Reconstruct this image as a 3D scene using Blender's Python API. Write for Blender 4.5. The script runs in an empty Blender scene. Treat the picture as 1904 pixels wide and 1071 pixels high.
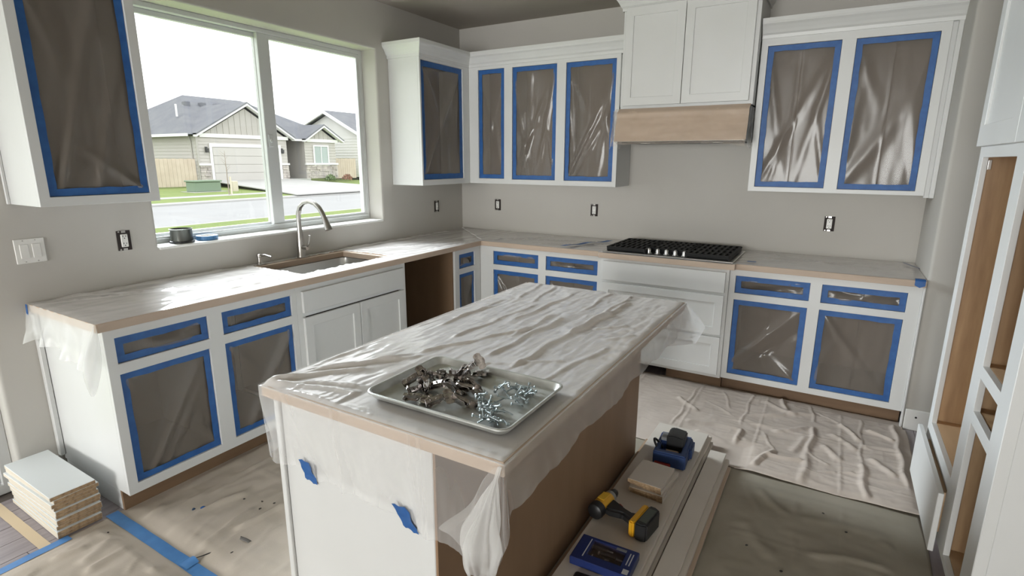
import bpy, bmesh, math, random
from mathutils import Vector, Matrix, Euler, noise as N
S = bpy.context.scene
PI = math.pi
rnd = random.Random(7)
# ---------------------------------------------------------------- camera, sky, lights, exposure
cd = bpy.data.cameras.new('camera'); cam = bpy.data.objects.new('camera', cd); S.collection.objects.link(cam)
R_ = Vector((0.86109854, 0.50842499, 0.0036525)); U_ = Vector((-0.11844246, 0.19360467, 0.9739038)); F_ = Vector((-0.49444989, 0.83905975, -0.2269318))
m = Matrix((R_, U_, -F_)).transposed().to_4x4(); m.translation = (3.2199, -4.4825, 1.5749)
cam.matrix_world = m
cd.sensor_fit = 'HORIZONTAL'; cd.sensor_width = 36; cd.lens = 1016.79 / 1904 * 36; cd.clip_start = .02; cd.clip_end = 400
S.camera = cam
S.view_settings.view_transform = 'Standard'; S.view_settings.look = 'None'; S.view_settings.gamma = 1
S.view_settings.use_curve_mapping = False; S.view_settings.exposure = 0.04
SKY = 2.6
w = bpy.data.worlds.new('overcast_sky'); S.world = w; w.use_nodes = True
nt = w.node_tree; nt.nodes.clear()
_o = nt.nodes.new('ShaderNodeOutputWorld'); _b = nt.nodes.new('ShaderNodeBackground'); _b.inputs[1].default_value = SKY
_tc = nt.nodes.new('ShaderNodeTexCoord'); _mp = nt.nodes.new('ShaderNodeMapping'); _mp.inputs['Scale'].default_value = (1.6, 1.6, 6)
_n = nt.nodes.new('ShaderNodeTexNoise'); _n.inputs['Scale'].default_value = 1.7; _n.inputs['Detail'].default_value = 6
_r = nt.nodes.new('ShaderNodeValToRGB'); _r.color_ramp.elements[0].position = .38; _r.color_ramp.elements[1].position = .52
_r.color_ramp.elements[0].color = (.86, .90, .93, 1); _r.color_ramp.elements[1].color = (1, 1, 1, 1)
nt.links.new(_tc.outputs['Generated'], _mp.inputs[0]); nt.links.new(_mp.outputs[0], _n.inputs[0]); nt.links.new(_n.outputs[0], _r.inputs[0])
nt.links.new(_r.outputs[0], _b.inputs[0]); nt.links.new(_b.outputs[0], _o.inputs[0])
def area(name, loc, direction, sx, sy, watts, col=(1, 1, 1)):
    l = bpy.data.lights.new(name, 'AREA'); l.shape = 'RECTANGLE'; l.size = sx; l.size_y = sy; l.energy = watts; l.color = col
    o = bpy.data.objects.new(name, l); S.collection.objects.link(o); o.location = loc
    o.rotation_euler = Vector(direction).to_track_quat('-Z', 'Z').to_euler()
    return o
area('patio_daylight', (-.45, -4.6, 1.15), (1, .1, -.02), 1.8, 2.0, 15, (.97, .985, 1))
area('added_window_fill', (-3.0, -1.6, 3.95), (1, -.05, -.42), 4.6, 1.5, 1350, (.88, .95, 1))  # lamp added outside, above the window's view, to boost daylight indoors
area('added_rear_fill', (2.1, -13.4, 1.35), (0, 1, 0), 3.8, 2.2, 700, (1, .985, .96))  # added fill lamp beyond the unseen rear window, brightens faces toward the camera
try:
    S.cycles.max_bounces = 12; S.cycles.diffuse_bounces = 8; S.cycles.transparent_max_bounces = 16
    S.cycles.caustics_reflective = False; S.cycles.caustics_refractive = False
except Exception: pass

# ---------------------------------------------------------------- materials
MT = {}
def mat(name, col, rough=.5, metal=0, var=None, bump=None, stretch=None, spec=.5, coat=0):
    if name in MT: return MT[name]
    M = bpy.data.materials.new(name); M.use_nodes = True; t = M.node_tree; L = t.links
    p = t.nodes['Principled BSDF']; p.inputs['Roughness'].default_value = rough; p.inputs['Metallic'].default_value = metal
    p.inputs['Specular IOR Level'].default_value = spec; p.inputs['Coat Weight'].default_value = coat
    p.inputs['Base Color'].default_value = (*col, 1)
    tc = t.nodes.new('ShaderNodeTexCoord'); mp = t.nodes.new('ShaderNodeMapping')
    if stretch: mp.inputs['Scale'].default_value = stretch
    L.new(tc.outputs['Object'], mp.inputs[0])
    if var:
        n = t.nodes.new('ShaderNodeTexNoise'); n.inputs['Scale'].default_value = var[0]; n.inputs['Detail'].default_value = 5
        r = t.nodes.new('ShaderNodeValToRGB'); L.new(mp.outputs[0], n.inputs[0]); L.new(n.outputs[0], r.inputs[0])
        c2 = var[1]; r.color_ramp.elements[0].position = .32; r.color_ramp.elements[1].position = .68
        r.color_ramp.elements[0].color = (*c2, 1); r.color_ramp.elements[1].color = (*col, 1)
        L.new(r.outputs[0], p.inputs['Base Color'])
    if bump:
        n = t.nodes.new('ShaderNodeTexNoise'); n.inputs['Scale'].default_value = bump[0]; n.inputs['Detail'].default_value = 4
        b = t.nodes.new('ShaderNodeBump'); b.inputs['Strength'].default_value = bump[1]; b.inputs['Distance'].default_value = bump[2]
        L.new(mp.outputs[0], n.inputs[0]); L.new(n.outputs[0], b.inputs['Height']); L.new(b.outputs[0], p.inputs['Normal'])
    MT[name] = M; return M
def film_mat(name, col, haze, rough=.25, edge=.25, trans=.25, bump=(30, .25, .004), stretch=None, coat=0.0, ior=1.5):
    M = bpy.data.materials.new(name); M.use_nodes = True; t = M.node_tree; L = t.links; t.nodes.clear()
    o = t.nodes.new('ShaderNodeOutputMaterial'); mx = t.nodes.new('ShaderNodeMixShader'); tr = t.nodes.new('ShaderNodeBsdfTransparent')
    p = t.nodes.new('ShaderNodeBsdfPrincipled'); p.inputs['Base Color'].default_value = (*col, 1); p.inputs['Roughness'].default_value = rough
    p.inputs['Coat Weight'].default_value = coat; p.inputs['Coat Roughness'].default_value = .14; p.inputs['Coat IOR'].default_value = ior
    tl = t.nodes.new('ShaderNodeBsdfTranslucent'); tl.inputs[0].default_value = (*col, 1)
    m2 = t.nodes.new('ShaderNodeMixShader'); m2.inputs[0].default_value = trans
    lw = t.nodes.new('ShaderNodeLayerWeight'); lw.inputs[0].default_value = .35
    mr = t.nodes.new('ShaderNodeMapRange'); mr.inputs['To Min'].default_value = haze; mr.inputs['To Max'].default_value = min(1, haze + edge)
    tc = t.nodes.new('ShaderNodeTexCoord'); mp = t.nodes.new('ShaderNodeMapping')
    if stretch: mp.inputs['Scale'].default_value = stretch
    n = t.nodes.new('ShaderNodeTexNoise'); n.inputs['Scale'].default_value = bump[0]; n.inputs['Detail'].default_value = 5
    b = t.nodes.new('ShaderNodeBump'); b.inputs['Strength'].default_value = bump[1]; b.inputs['Distance'].default_value = bump[2]
    L.new(tc.outputs['Object'], mp.inputs[0]); L.new(mp.outputs[0], n.inputs[0]); L.new(n.outputs[0], b.inputs['Height'])
    L.new(b.outputs[0], p.inputs['Normal']); L.new(b.outputs[0], tl.inputs['Normal'])
    L.new(lw.outputs['Facing'], mr.inputs[0]); L.new(mr.outputs[0], mx.inputs[0])
    L.new(p.outputs[0], m2.inputs[1]); L.new(tl.outputs[0], m2.inputs[2])
    L.new(tr.outputs[0], mx.inputs[1]); L.new(m2.outputs[0], mx.inputs[2]); L.new(mx.outputs[0], o.inputs[0])
    MT[name] = M; return M
def glass_mat(name, tint=(1, 1, 1), refl=.06):
    M = bpy.data.materials.new(name); M.use_nodes = True; t = M.node_tree; L = t.links; t.nodes.clear()
    o = t.nodes.new('ShaderNodeOutputMaterial'); mx = t.nodes.new('ShaderNodeMixShader'); tr = t.nodes.new('ShaderNodeBsdfTransparent')
    tr.inputs[0].default_value = (*tint, 1); g = t.nodes.new('ShaderNodeBsdfGlossy'); g.inputs['Roughness'].default_value = .02
    mx.inputs[0].default_value = refl
    L.new(tr.outputs[0], mx.inputs[1]); L.new(g.outputs[0], mx.inputs[2]); L.new(mx.outputs[0], o.inputs[0]); MT[name] = M; return M

PAINT = mat('cabinet_white_paint', (.675, .68, .675), .38, var=(3, (.65, .655, .645)), bump=(60, .03, .001))
WALLM = mat('greige_wall_paint', (.52, .50, .465), .75, var=(2, (.495, .475, .44)), bump=(220, .12, .001))
CEILM = mat('ceiling_paint', (.44, .40, .35), .85, bump=(120, .3, .002))
TRIMW = mat('white_trim_paint', (.78, .775, .75), .4)
VINYL = mat('white_vinyl', (.64, .65, .645), .35)
BROWN = mat('raw_brown_hardboard', (.20, .125, .07), .62, var=(7, (.165, .10, .055)), stretch=(1, 1, .25), bump=(90, .06, .001))
PLY = mat('birch_plywood', (.55, .375, .215), .5, var=(7, (.36, .225, .12)), stretch=(3, 3, .35))
PLYL = mat('birch_plywood_pale', (.60, .42, .26), .5, var=(5, (.50, .34, .20)), stretch=(3, .4, 3))
DARKIN = mat('dark_cabinet_interior', (.10, .065, .042), .7)
KRAFT = mat('tan_edge_paper', (.53, .415, .32), .6, var=(6, (.46, .355, .27)), stretch=(.6, .6, 4), bump=(25, .15, .002))
PAPER = mat('pale_paper', (.74, .68, .63), .7, var=(4, (.68, .62, .57)))
TAPE = mat('blue_painter_tape', (.022, .115, .35), .5, var=(28, (.015, .088, .29)), bump=(90, .15, .001))
TAPEL = mat('blue_floor_tape', (.09, .27, .60), .5, var=(20, (.07, .22, .52)), bump=(90, .12, .001))
STEEL = mat('brushed_steel', (.60, .59, .57), .30, 1, bump=(180, .04, .001), stretch=(1, 1, 12))
NICKEL = mat('brushed_nickel', (.43, .41, .385), .30, 1)
PAN = mat('aluminium_pan', (.70, .71, .69), .42, .72, var=(14, (.50, .51, .48)), bump=(70, .04, .001))
HINGEM = mat('nickel_hinge', (.60, .57, .55), .18, 1, var=(60, (.24, .21, .20)))
SCREWM = mat('zinc_screw', (.42, .48, .50), .28, .9)
BLACKI = mat('black_cast_iron', (.008, .008, .008), .6, bump=(160, .2, .001), spec=.25)
BLACKP = mat('black_plastic', (.015, .015, .016), .4)
CANVAS = mat('canvas_cloth', (.56, .485, .43), .9, var=(5, (.50, .43, .375)), bump=(340, .35, .001))
CANVASD = mat('canvas_cloth_darker', (.37, .335, .275), .92, var=(4, (.30, .27, .215)), bump=(340, .35, .001))  # darker, more olive tone than the other canvas
CANVASL = mat('canvas_cloth_left', (.57, .50, .43), .9, var=(4, (.49, .43, .36)), bump=(340, .35, .001))
PLANKM = mat('grey_floor_plank', (.33, .29, .30), .4, var=(5, (.24, .21, .22)), stretch=(9, .7, 1), bump=(60, .1, .001))
CHIP = mat('particle_board_edge', (.46, .32, .19), .85, var=(70, (.24, .155, .085)), bump=(150, .5, .002))
MELA = mat('white_melamine', (.68, .71, .715), .35)
BOARDW = mat('primed_white_board', (.62, .57, .51), .5, var=(3, (.57, .52, .46)))
YELLOW = mat('yellow_plastic', (.72, .38, .02), .4)
BLUEP = mat('dark_blue_plastic', (.02, .05, .16), .45)
BLUEC = mat('blue_card', (.010, .025, .13), .4)
REDP = mat('red_plastic', (.28, .02, .015), .5)
SOCKET = mat('white_socket_plastic', (.80, .79, .76), .35)
F_OPEN = film_mat('plastic_film', (.42, .37, .325), .40, .22, .28, .12, (9, .12, .006), (1, 1, .25), .65)
F_TOP = film_mat('plastic_film_layers', (.91, .89, .88), .84, .12, .08, .15, (26, .22, .005), None, .9, 1.5)
F_HANG = film_mat('plastic_film_hanging', (.86, .85, .84), .17, .45, .45, .35, (20, .16, .005), None, .5)
F_HANGW = film_mat('plastic_film_doubled', (.88, .88, .87), .34, .45, .4, .35, (24, .4, .006), None, .6)
F_EDGE = film_mat('plastic_film_tight', (.80, .72, .66), .12, .25, .1, .2)
GLASS = glass_mat('window_glass', (.97, .98, .98), .04)
CLEAR = glass_mat('clear_plastic', (.9, .9, .92), .10)

# ---------------------------------------------------------------- object helpers
COL = S.collection
def tag(o, label=None, cat=None, group=None, kind=None):
    if label: o['label'] = label
    if cat: o['category'] = cat
    if group: o['group'] = group
    if kind: o['kind'] = kind
    return o
def thing(name, label, cat, loc=(0, 0, 0), rot=None, group=None):
    o = bpy.data.objects.new(name, None); COL.objects.link(o); o.location = loc; o.empty_display_size = .05
    if rot: o.rotation_euler = rot
    return tag(o, label, cat, group)
def struct(name, loc=(0, 0, 0)):
    o = bpy.data.objects.new(name, None); COL.objects.link(o); o.location = loc; o['kind'] = 'structure'; o.empty_display_size = .05
    return o
def wloc(p):
    v = Vector((0, 0, 0))
    while p is not None: v += p.location; p = p.parent
    return v
class MB:
    def __init__(s): s.v = []; s.f = []; s.mi = []
    def add(s, vs, fs, mi=0):
        b = len(s.v); s.v += [tuple(p) for p in vs]
        for f in fs: s.f.append(tuple(b + i for i in f)); s.mi.append(mi)
        return s
    def box(s, a, b, mi=0, T=None):
        x0, x1 = sorted((a[0], b[0])); y0, y1 = sorted((a[1], b[1])); z0, z1 = sorted((a[2], b[2]))
        vs = [(x, y, z) for x in (x0, x1) for y in (y0, y1) for z in (z0, z1)]
        if T: vs = [T(*p) for p in vs]
        return s.add(vs, [(0, 1, 3, 2), (4, 6, 7, 5), (0, 4, 5, 1), (2, 3, 7, 6), (0, 2, 6, 4), (1, 5, 7, 3)], mi)
    def prism(s, poly, axis, a, b, mi=0):   # polygon of 2-d points extruded along an axis
        def P(p, t): return {'x': (t, p[0], p[1]), 'y': (p[0], t, p[1]), 'z': (p[0], p[1], t)}[axis]
        n = len(poly); vs = [P(p, a) for p in poly] + [P(p, b) for p in poly]
        fs = [tuple(range(n)), tuple(range(2 * n - 1, n - 1, -1))] + [(i, (i + 1) % n, n + (i + 1) % n, n + i) for i in range(n)]
        return s.add(vs, fs, mi)
    def cyl(s, p, q, r, r2=None, n=14, mi=0, caps=True):
        p = Vector(p); q = Vector(q); r2 = r if r2 is None else r2; d = (q - p).normalized()
        a = d.orthogonal().normalized(); b = d.cross(a); vs = []
        for c, rr in ((p, r), (q, r2)):
            for i in range(n): vs.append(c + rr * (math.cos(2 * PI * i / n) * a + math.sin(2 * PI * i / n) * b))
        fs = [(i, (i + 1) % n, n + (i + 1) % n, n + i) for i in range(n)]
        if caps: fs += [tuple(range(n - 1, -1, -1)), tuple(range(n, 2 * n))]
        return s.add(vs, fs, mi)
    def lathe(s, c, prof, n=20, axis=(0, 0, 1), mi=0):
        c = Vector(c); d = Vector(axis).normalized(); a = d.orthogonal().normalized(); b = d.cross(a); vs = []
        for r, z in prof:
            for i in range(n): vs.append(c + d * z + r * (math.cos(2 * PI * i / n) * a + math.sin(2 * PI * i / n) * b))
        fs = []
        for k in range(len(prof) - 1):
            for i in range(n): fs.append((k * n + i, k * n + (i + 1) % n, (k + 1) * n + (i + 1) % n, (k + 1) * n + i))
        fs.append(tuple(range(n - 1, -1, -1))); fs.append(tuple(range((len(prof) - 1) * n, len(prof) * n)))
        return s.add(vs, fs, mi)
    def tube(s, pts, r, n=10, mi=0):
        pts = [Vector(p) for p in pts]; rs = r if isinstance(r, (list, tuple)) else [r] * len(pts); vs = []; a = None
        for i, p in enumerate(pts):
            d = (pts[min(i + 1, len(pts) - 1)] - pts[max(i - 1, 0)]).normalized()
            a = d.orthogonal().normalized() if a is None else (a - d * a.dot(d)).normalized()
            b = d.cross(a)
            for j in range(n): vs.append(p + rs[i] * (math.cos(2 * PI * j / n) * a + math.sin(2 * PI * j / n) * b))
        fs = []
        for k in range(len(pts) - 1):
            for j in range(n): fs.append((k * n + j, k * n + (j + 1) % n, (k + 1) * n + (j + 1) % n, (k + 1) * n + j))
        fs += [tuple(range(n - 1, -1, -1)), tuple(range((len(pts) - 1) * n, len(pts) * n))]
        return s.add(vs, fs, mi)
    def grid(s, us, vs_, fn, skip=None, mi=0):
        b = [fn(u, v) for u in us for v in vs_]; nv = len(vs_); fs = []
        for i in range(len(us) - 1):
            for j in range(nv - 1):
                if skip and skip((us[i] + us[i + 1]) / 2, (vs_[j] + vs_[j + 1]) / 2): continue
                fs.append((i * nv + j, (i + 1) * nv + j, (i + 1) * nv + j + 1, i * nv + j + 1))
        return s.add(b, fs, mi)
    def build(s, name, m, parent=None, bevel=0, smooth=False, seg=1, local=False, fix=True):
        off = Vector((0, 0, 0)) if (local or parent is None) else wloc(parent)
        me = bpy.data.meshes.new(name); me.from_pydata([(p[0] - off.x, p[1] - off.y, p[2] - off.z) for p in s.v], [], s.f)
        for mm in (m if isinstance(m, (list, tuple)) else [m]): me.materials.append(mm)
        for p, k in zip(me.polygons, s.mi): p.material_index = k
        if fix or bevel:
            bm = bmesh.new(); bm.from_mesh(me)
            if bevel:
                bmesh.ops.remove_doubles(bm, verts=bm.verts, dist=1e-6)
                bmesh.ops.recalc_face_normals(bm, faces=bm.faces)
                es = [e for e in bm.edges if len(e.link_faces) == 2 and e.calc_face_angle(0) > .5]
                bmesh.ops.bevel(bm, geom=es, offset=bevel, segments=seg, affect='EDGES', clamp_overlap=True)
            if fix: bmesh.ops.recalc_face_normals(bm, faces=bm.faces)
            bm.to_mesh(me); bm.free()
        if smooth: me.shade_smooth() if smooth is True else None
        if smooth == 'auto':
            me.shade_smooth()
            bm = bmesh.new(); bm.from_mesh(me)
            for e in bm.edges:
                if len(e.link_faces) == 2 and e.calc_face_angle(0) > .6: e.smooth = False
            bm.to_mesh(me); bm.free()
        o = bpy.data.objects.new(name, me); COL.objects.link(o)
        if parent is not None: o.parent = parent
        return o
def bx(name, a, b, m, parent=None, bevel=.0015, T=None): return MB().box(a, b, 0, T).build(name, m, parent, bevel)
def lin(a, b, n): return [a + (b - a) * i / n for i in range(n + 1)]
def hole_slab(us, zs_, holes, T, n0, n1, mb=None, mi=0):
    """slab over [u0,u1]x[z0,z1] between n0 and n1 with rectangular holes (u0,u1,z0,z1)"""
    mb = mb or MB(); U = sorted({us[0], us[1]} | {h[0] for h in holes} | {h[1] for h in holes}); Z = sorted({zs_[0], zs_[1]} | {h[2] for h in holes} | {h[3] for h in holes})
    U = [u for u in U if us[0] - 1e-6 <= u <= us[1] + 1e-6]; Z = [z for z in Z if zs_[0] - 1e-6 <= z <= zs_[1] + 1e-6]
    def solid(i, j):
        if not (0 <= i < len(U) - 1 and 0 <= j < len(Z) - 1): return False
        u = (U[i] + U[i + 1]) / 2; z = (Z[j] + Z[j + 1]) / 2
        return not any(h[0] < u < h[1] and h[2] < z < h[3] for h in holes)
    for i in range(len(U) - 1):
        for j in range(len(Z) - 1):
            if not solid(i, j): continue
            a, b, c, d = U[i], U[i + 1], Z[j], Z[j + 1]
            for n in (n0, n1): mb.add([T(a, n, c), T(b, n, c), T(b, n, d), T(a, n, d)], [(0, 1, 2, 3)], mi)
            for (di, dj, p, q) in ((-1, 0, (a, c), (a, d)), (1, 0, (b, c), (b, d)), (0, -1, (a, c), (b, c)), (0, 1, (a, d), (b, d))):
                if not solid(i + di, j + dj): mb.add([T(p[0], n0, p[1]), T(q[0], n0, q[1]), T(q[0], n1, q[1]), T(p[0], n1, p[1])], [(0, 1, 2, 3)], mi)
    return mb
def weld(mb):
    key = {}; idx = []; nv = []
    for p in mb.v:
        k = tuple(round(c, 5) for c in p)
        if k not in key: key[k] = len(nv); nv.append(p)
        idx.append(key[k])
    mb.v = nv; mb.f = [tuple(idx[i] for i in f) for f in mb.f]; return mb
# local frames: (u along the face, n outward from the wall, z up) -> world
def TA(u, n, z): return (n, u, z)          # window wall, u = y, n = x
def TB(u, n, z): return (u, -n, z)         # cooktop wall, u = x, n = -y
def TP(u, n, z): return (3.72 - n, -u, z)  # pantry face, u = -y

# ---------------------------------------------------------------- film
def ridge(x, w): return math.exp(-(x / w) ** 2)
def film_patch(T, u0, u1, z0, z1, n, seed, amp=.006, lines=None, m=None, parent=None, slack=.0):
    r = random.Random(seed); W = u1 - u0; H = z1 - z0
    nu = max(10, int(W / .0125)); nz = max(6, int(H / .0125))
    us = sorted(set(lin(0, 1, nu) + [.5 - .006, .5, .5 + .006])); zs = sorted(set(lin(0, 1, nz)))
    L = lines
    if L is None:
        L = []
        for k in range(5):
            c = r.choice([(0, 0), (1, 0), (0, 1), (1, 1)]); tx = r.uniform(.25, .75); tz = r.uniform(.2, .8)
            L.append((c[0], c[1], tx + (tx - c[0]) * .3, tz + (tz - c[1]) * .3, r.uniform(.008, .016), r.uniform(.5, 1.2) * r.choice((1, 1, -1))))
    def h(s, t):
        e = min(s * W, (1 - s) * W, t * H, (1 - t) * H); e = min(1, e / .03); e = e * e * (3 - 2 * e)
        x = s * W; y = t * H; v = 0
        for (a, b, c, d, wd, A) in L:
            px, py, qx, qy = a * W, b * H, c * W, d * H; dx, dy = qx - px, qy - py; l = math.hypot(dx, dy) or 1
            tt = ((x - px) * dx + (y - py) * dy) / l / l; dist = ((x - px) * dy - (y - py) * dx) / l
            fall = max(0, min(1, 1.25 - tt)) * max(0, min(1, tt * 6 + .2)); v += A * ridge(dist, wd * (1 + 1.2 * max(0, tt))) * fall
        v += .6 * N.noise(Vector((x * 6 + seed, y * 1.6, seed * .3))) + .16 * N.noise(Vector((x * 24, y * 5 + seed, 2.))) - slack * math.sin(PI * s) * math.sin(PI * t)
        return 1.9 * amp * v * e + .0012 * ridge((s - .5) * W, .003) * e
    mb = MB().grid(us, zs, lambda s, t: T(u0 + s * W, n + h(s, t), z0 + t * H))
    return mb.build('film', m or F_OPEN, parent, smooth=True, fix=False)
def masking(T, op, n, seed, label, tape=.04, top=None, lines=None, amp=.006, slack=.4, sag=0):
    """one sheet of plastic taped into a cabinet opening"""
    u0, u1, z0, z1 = op
    c = T((u0 + u1) / 2, n, z0); o = thing('masking_sheet', label, 'plastic sheet', c, group='plastic sheets taped over cabinet openings')
    film_patch(T, u0 + .004, u1 - .004, z0 + .004, z1 - .004, n, seed, amp, lines, None, o, slack)
    r = random.Random(seed + 99)
    def strip(a, b, c_, d, nn):
        k = max(2, int(max(b - a, d - c_) / .05)); us = lin(a, b, k if b - a > d - c_ else 2); zs = lin(c_, d, k if d - c_ > b - a else 2)
        j = [r.uniform(-.0025, .0025) for _ in range(200)]; vert = d - c_ > b - a
        def P(u, z):
            if vert:
                jj = j[int((z - c_) / .05) % 200]
                if abs(u - (u0 + u1) / 2) < min(abs(a - (u0 + u1) / 2), abs(b - (u0 + u1) / 2)) + 1e-6: u += jj
            else:
                jj = j[int((u - a) / .05) % 200]
                if abs(z - (z0 + z1) / 2) < min(abs(c_ - (z0 + z1) / 2), abs(d - (z0 + z1) / 2)) + 1e-6: z += jj
            return T(u, nn + .0006 * math.sin(u * 90 + z * 70), z)
        MB().grid(us, zs, P).build('tape_strip', TAPE, o, smooth=True, fix=False)
    t = tape; th = min(t, (z1 - z0) * .34)
    strip(u0 + .002, u0 + t, z0 + .002, z1 - .002, n + .009); strip(u1 - t, u1 - .002, z0 + .002, z1 - .002, n + .0095)
    strip(u0 + .002, u1 - .002, z1 - th, z1 - .002, n + .0105); strip(u0 + .002, u1 - .002, z0 + .002, z0 + th, n + .011)
    return o
def face_frame(T, us, zs, ops, parent, n0, n1, m=None):
    return weld(hole_slab(us, zs, ops, T, n0, n1)).build('face_frame', m or PAINT, parent, .0012)
def shaker(name, T, u0, u1, z0, z1, n, parent, rail=.057, th=.019, flat=False):
    """overlay front: flat slab, or frame with a recessed panel"""
    if flat: return bx(name, (u0, n, z0), (u1, n + th, z1), PAINT, parent, .0018, T)
    f = weld(hole_slab((u0, u1), (z0, z1), [(u0 + rail, u1 - rail, z0 + rail, z1 - rail)], T, n, n + th)).build(name, PAINT, parent, .0016)
    bx('panel', (u0 + rail - .0005, n + .002, z0 + rail - .0005), (u1 - rail + .0005, n + th - .009, z1 - rail + .0005), PAINT, f, 0, T)
    return f
def carcass(T, u0, u1, z0, z1, d0, d1, parent, left=True, right=True, lm=None, rm=None, top=True, mid=(), im=None):
    """hollow box behind a face frame, open in front; d0 = back, d1 = front"""
    im = im or DARKIN
    for on, ua, ub, mm in ((left, u0, 1, lm), (right, u1, -1, rm)):
        if not on: continue
        bx('end_panel', (ua, d0, z0), (ua + ub * .008, d1, z1), mm or PAINT, parent, .001, T)
        bx('side_liner', (ua + ub * .008, d0, z0 + .018), (ua + ub * .018, d1, z1 - .018), im, parent, 0, T)
    mb = MB().box((u0 + .018, d0, z0 + .018), (u1 - .018, d0 + .008, z1 - (.018 if top else .0)), 0, T)
    mb.build('back_panel', im, parent)
    bx('bottom_panel', (u0 + .018, d0, z0), (u1 - .018, d1, z0 + .018), PAINT if z0 > 1 else im, parent, 0, T)
    if top: bx('top_panel', (u0 + .018, d0, z1 - .018), (u1 - .018, d1, z1), im, parent, 0, T)
    for u in mid: bx('divider', (u - .009, d0 + .008, z0 + .018), (u + .009, d1, z1 - .018), im, parent, 0, T)

# ================================================================ the room
CEIL = 2.76
def bullnose(o, r, test):
    bm = bmesh.new(); bm.from_mesh(o.data); bmesh.ops.remove_doubles(bm, verts=bm.verts, dist=1e-5); bmesh.ops.recalc_face_normals(bm, faces=bm.faces)
    es = [e for e in bm.edges if len(e.link_faces) == 2 and e.calc_face_angle(0) > 1 and test(e.verts[0].co) and test(e.verts[1].co)]
    bmesh.ops.bevel(bm, geom=es, offset=r, segments=4, affect='EDGES', profile=.5)
    for f in bm.faces: f.smooth = False
    bm.to_mesh(o.data); bm.free(); o.data.shade_smooth()
    bm = bmesh.new(); bm.from_mesh(o.data)
    for e in bm.edges:
        if len(e.link_faces) == 2 and e.calc_face_angle(0) > .9: e.smooth = False
        elif e.calc_length() > .3 and len(e.link_faces) == 2 and e.calc_face_angle(0) < 1e-4: pass
    bm.to_mesh(o.data); bm.free()
WIN = (-2.885, -1.115, 1.095, 2.41); PAT = (-5.45, -3.655, -.1, 2.1)
wl = weld(hole_slab((-13, 0), (0, CEIL), [WIN, PAT], TA, -.17, 0)).build('wall_left', WALLM); wl['kind'] = 'structure'
def on_hole(c):
    if abs(c.x) > 1e-4: return False
    for (a, b, z0, z1) in (WIN, PAT):
        if (min(abs(c.y - a), abs(c.y - b)) < 1e-4 and z0 - .11 < c.z < z1 + .01) or (min(abs(c.z - z0), abs(c.z - z1)) < 1e-4 and a - .01 < c.y < b + .01): return True
    return False
bullnose(wl, .018, on_hole)
tag(bx('wall_back', (-.17, 0, 0), (4.55, .12, CEIL), WALLM, None, 0), kind='structure')
ws = bx('wall_right_stub', (3.715, -.645, 0), (4.45, -.0005, CEIL), WALLM, None, 0); ws['kind'] = 'structure'
bullnose(ws, .02, lambda c: abs(c.x - 3.715) < 1e-4 and abs(c.y + .645) < 1e-4)
tag(bx('wall_right', (4.45, -13, 0), (4.55, -.0005, CEIL), WALLM, None, 0), kind='structure')
RW = (.2, 4.0, .25, 2.45)
tag(weld(hole_slab((-.17, 4.55), (0, CEIL), [RW], lambda u, n, z: (u, -13 - n, z), 0, .12)).build('wall_rear', WALLM), kind='structure')
tag(bx('ceiling', (-.17, -13.12, CEIL), (4.55, .12, CEIL + .08), CEILM, None, 0), kind='structure')
fl = bx('floor', (-.17, -13.12, -.08), (4.55, .12, -.006), mat('subfloor', (.12, .10, .09), .8), None, 0); fl['kind'] = 'structure'
pm = {}
xs = -.001
k = 0
while xs < 4.45:
    y = -8 + (k * .67) % 1.5 - 1.5
    while y < 0:
        a = max(-8, y); b = min(-.001, y + 1.5)
        if b - a > .05: bx('plank', (xs + .0012, a + .001, -.006), (min(xs + .129, 4.449), b - .001, 0), PLANKM, fl, .0008)
        y += 1.5
    xs += .1302; k += 1
# rear and patio openings
rw = struct('window_2', (2.1, -13.05, .25))
weld(hole_slab((RW[0], RW[1]), (RW[2], RW[3]), [(RW[0] + .06, 2.07, RW[2] + .06, RW[3] - .06), (2.13, RW[1] - .06, RW[2] + .06, RW[3] - .06)], lambda u, n, z: (u, -13.06 + n, z), 0, .05)).build('frame', VINYL, rw)
for a, b in ((RW[0] + .06, 2.07), (2.13, RW[1] - .06)): bx('pane', (a, -13.04, RW[2] + .06), (b, -13.036, RW[3] - .06), GLASS, rw, 0)
dr = struct('door_1', (-.12, -4.55, 0))
weld(hole_slab((PAT[0], PAT[1]), (0, PAT[3]), [(PAT[0] + .05, PAT[1] - .05, .05, PAT[3] - .05)], TA, -.15, -.07)).build('frame', VINYL, dr, .003)
for a, b, n in ((PAT[0] + .05, -4.53, -.135), (-4.58, PAT[1] - .05, -.105)):
    s_ = weld(hole_slab((a, b), (.05, PAT[3] - .05), [(a + .07, b - .07, .13, PAT[3] - .12)], TA, n - .015, n + .015)).build('sash', VINYL, dr, .003)
    bx('pane', (n - .003, a + .07, .13), (n + .003, b - .07, PAT[3] - .12), GLASS, s_, 0)
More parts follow.
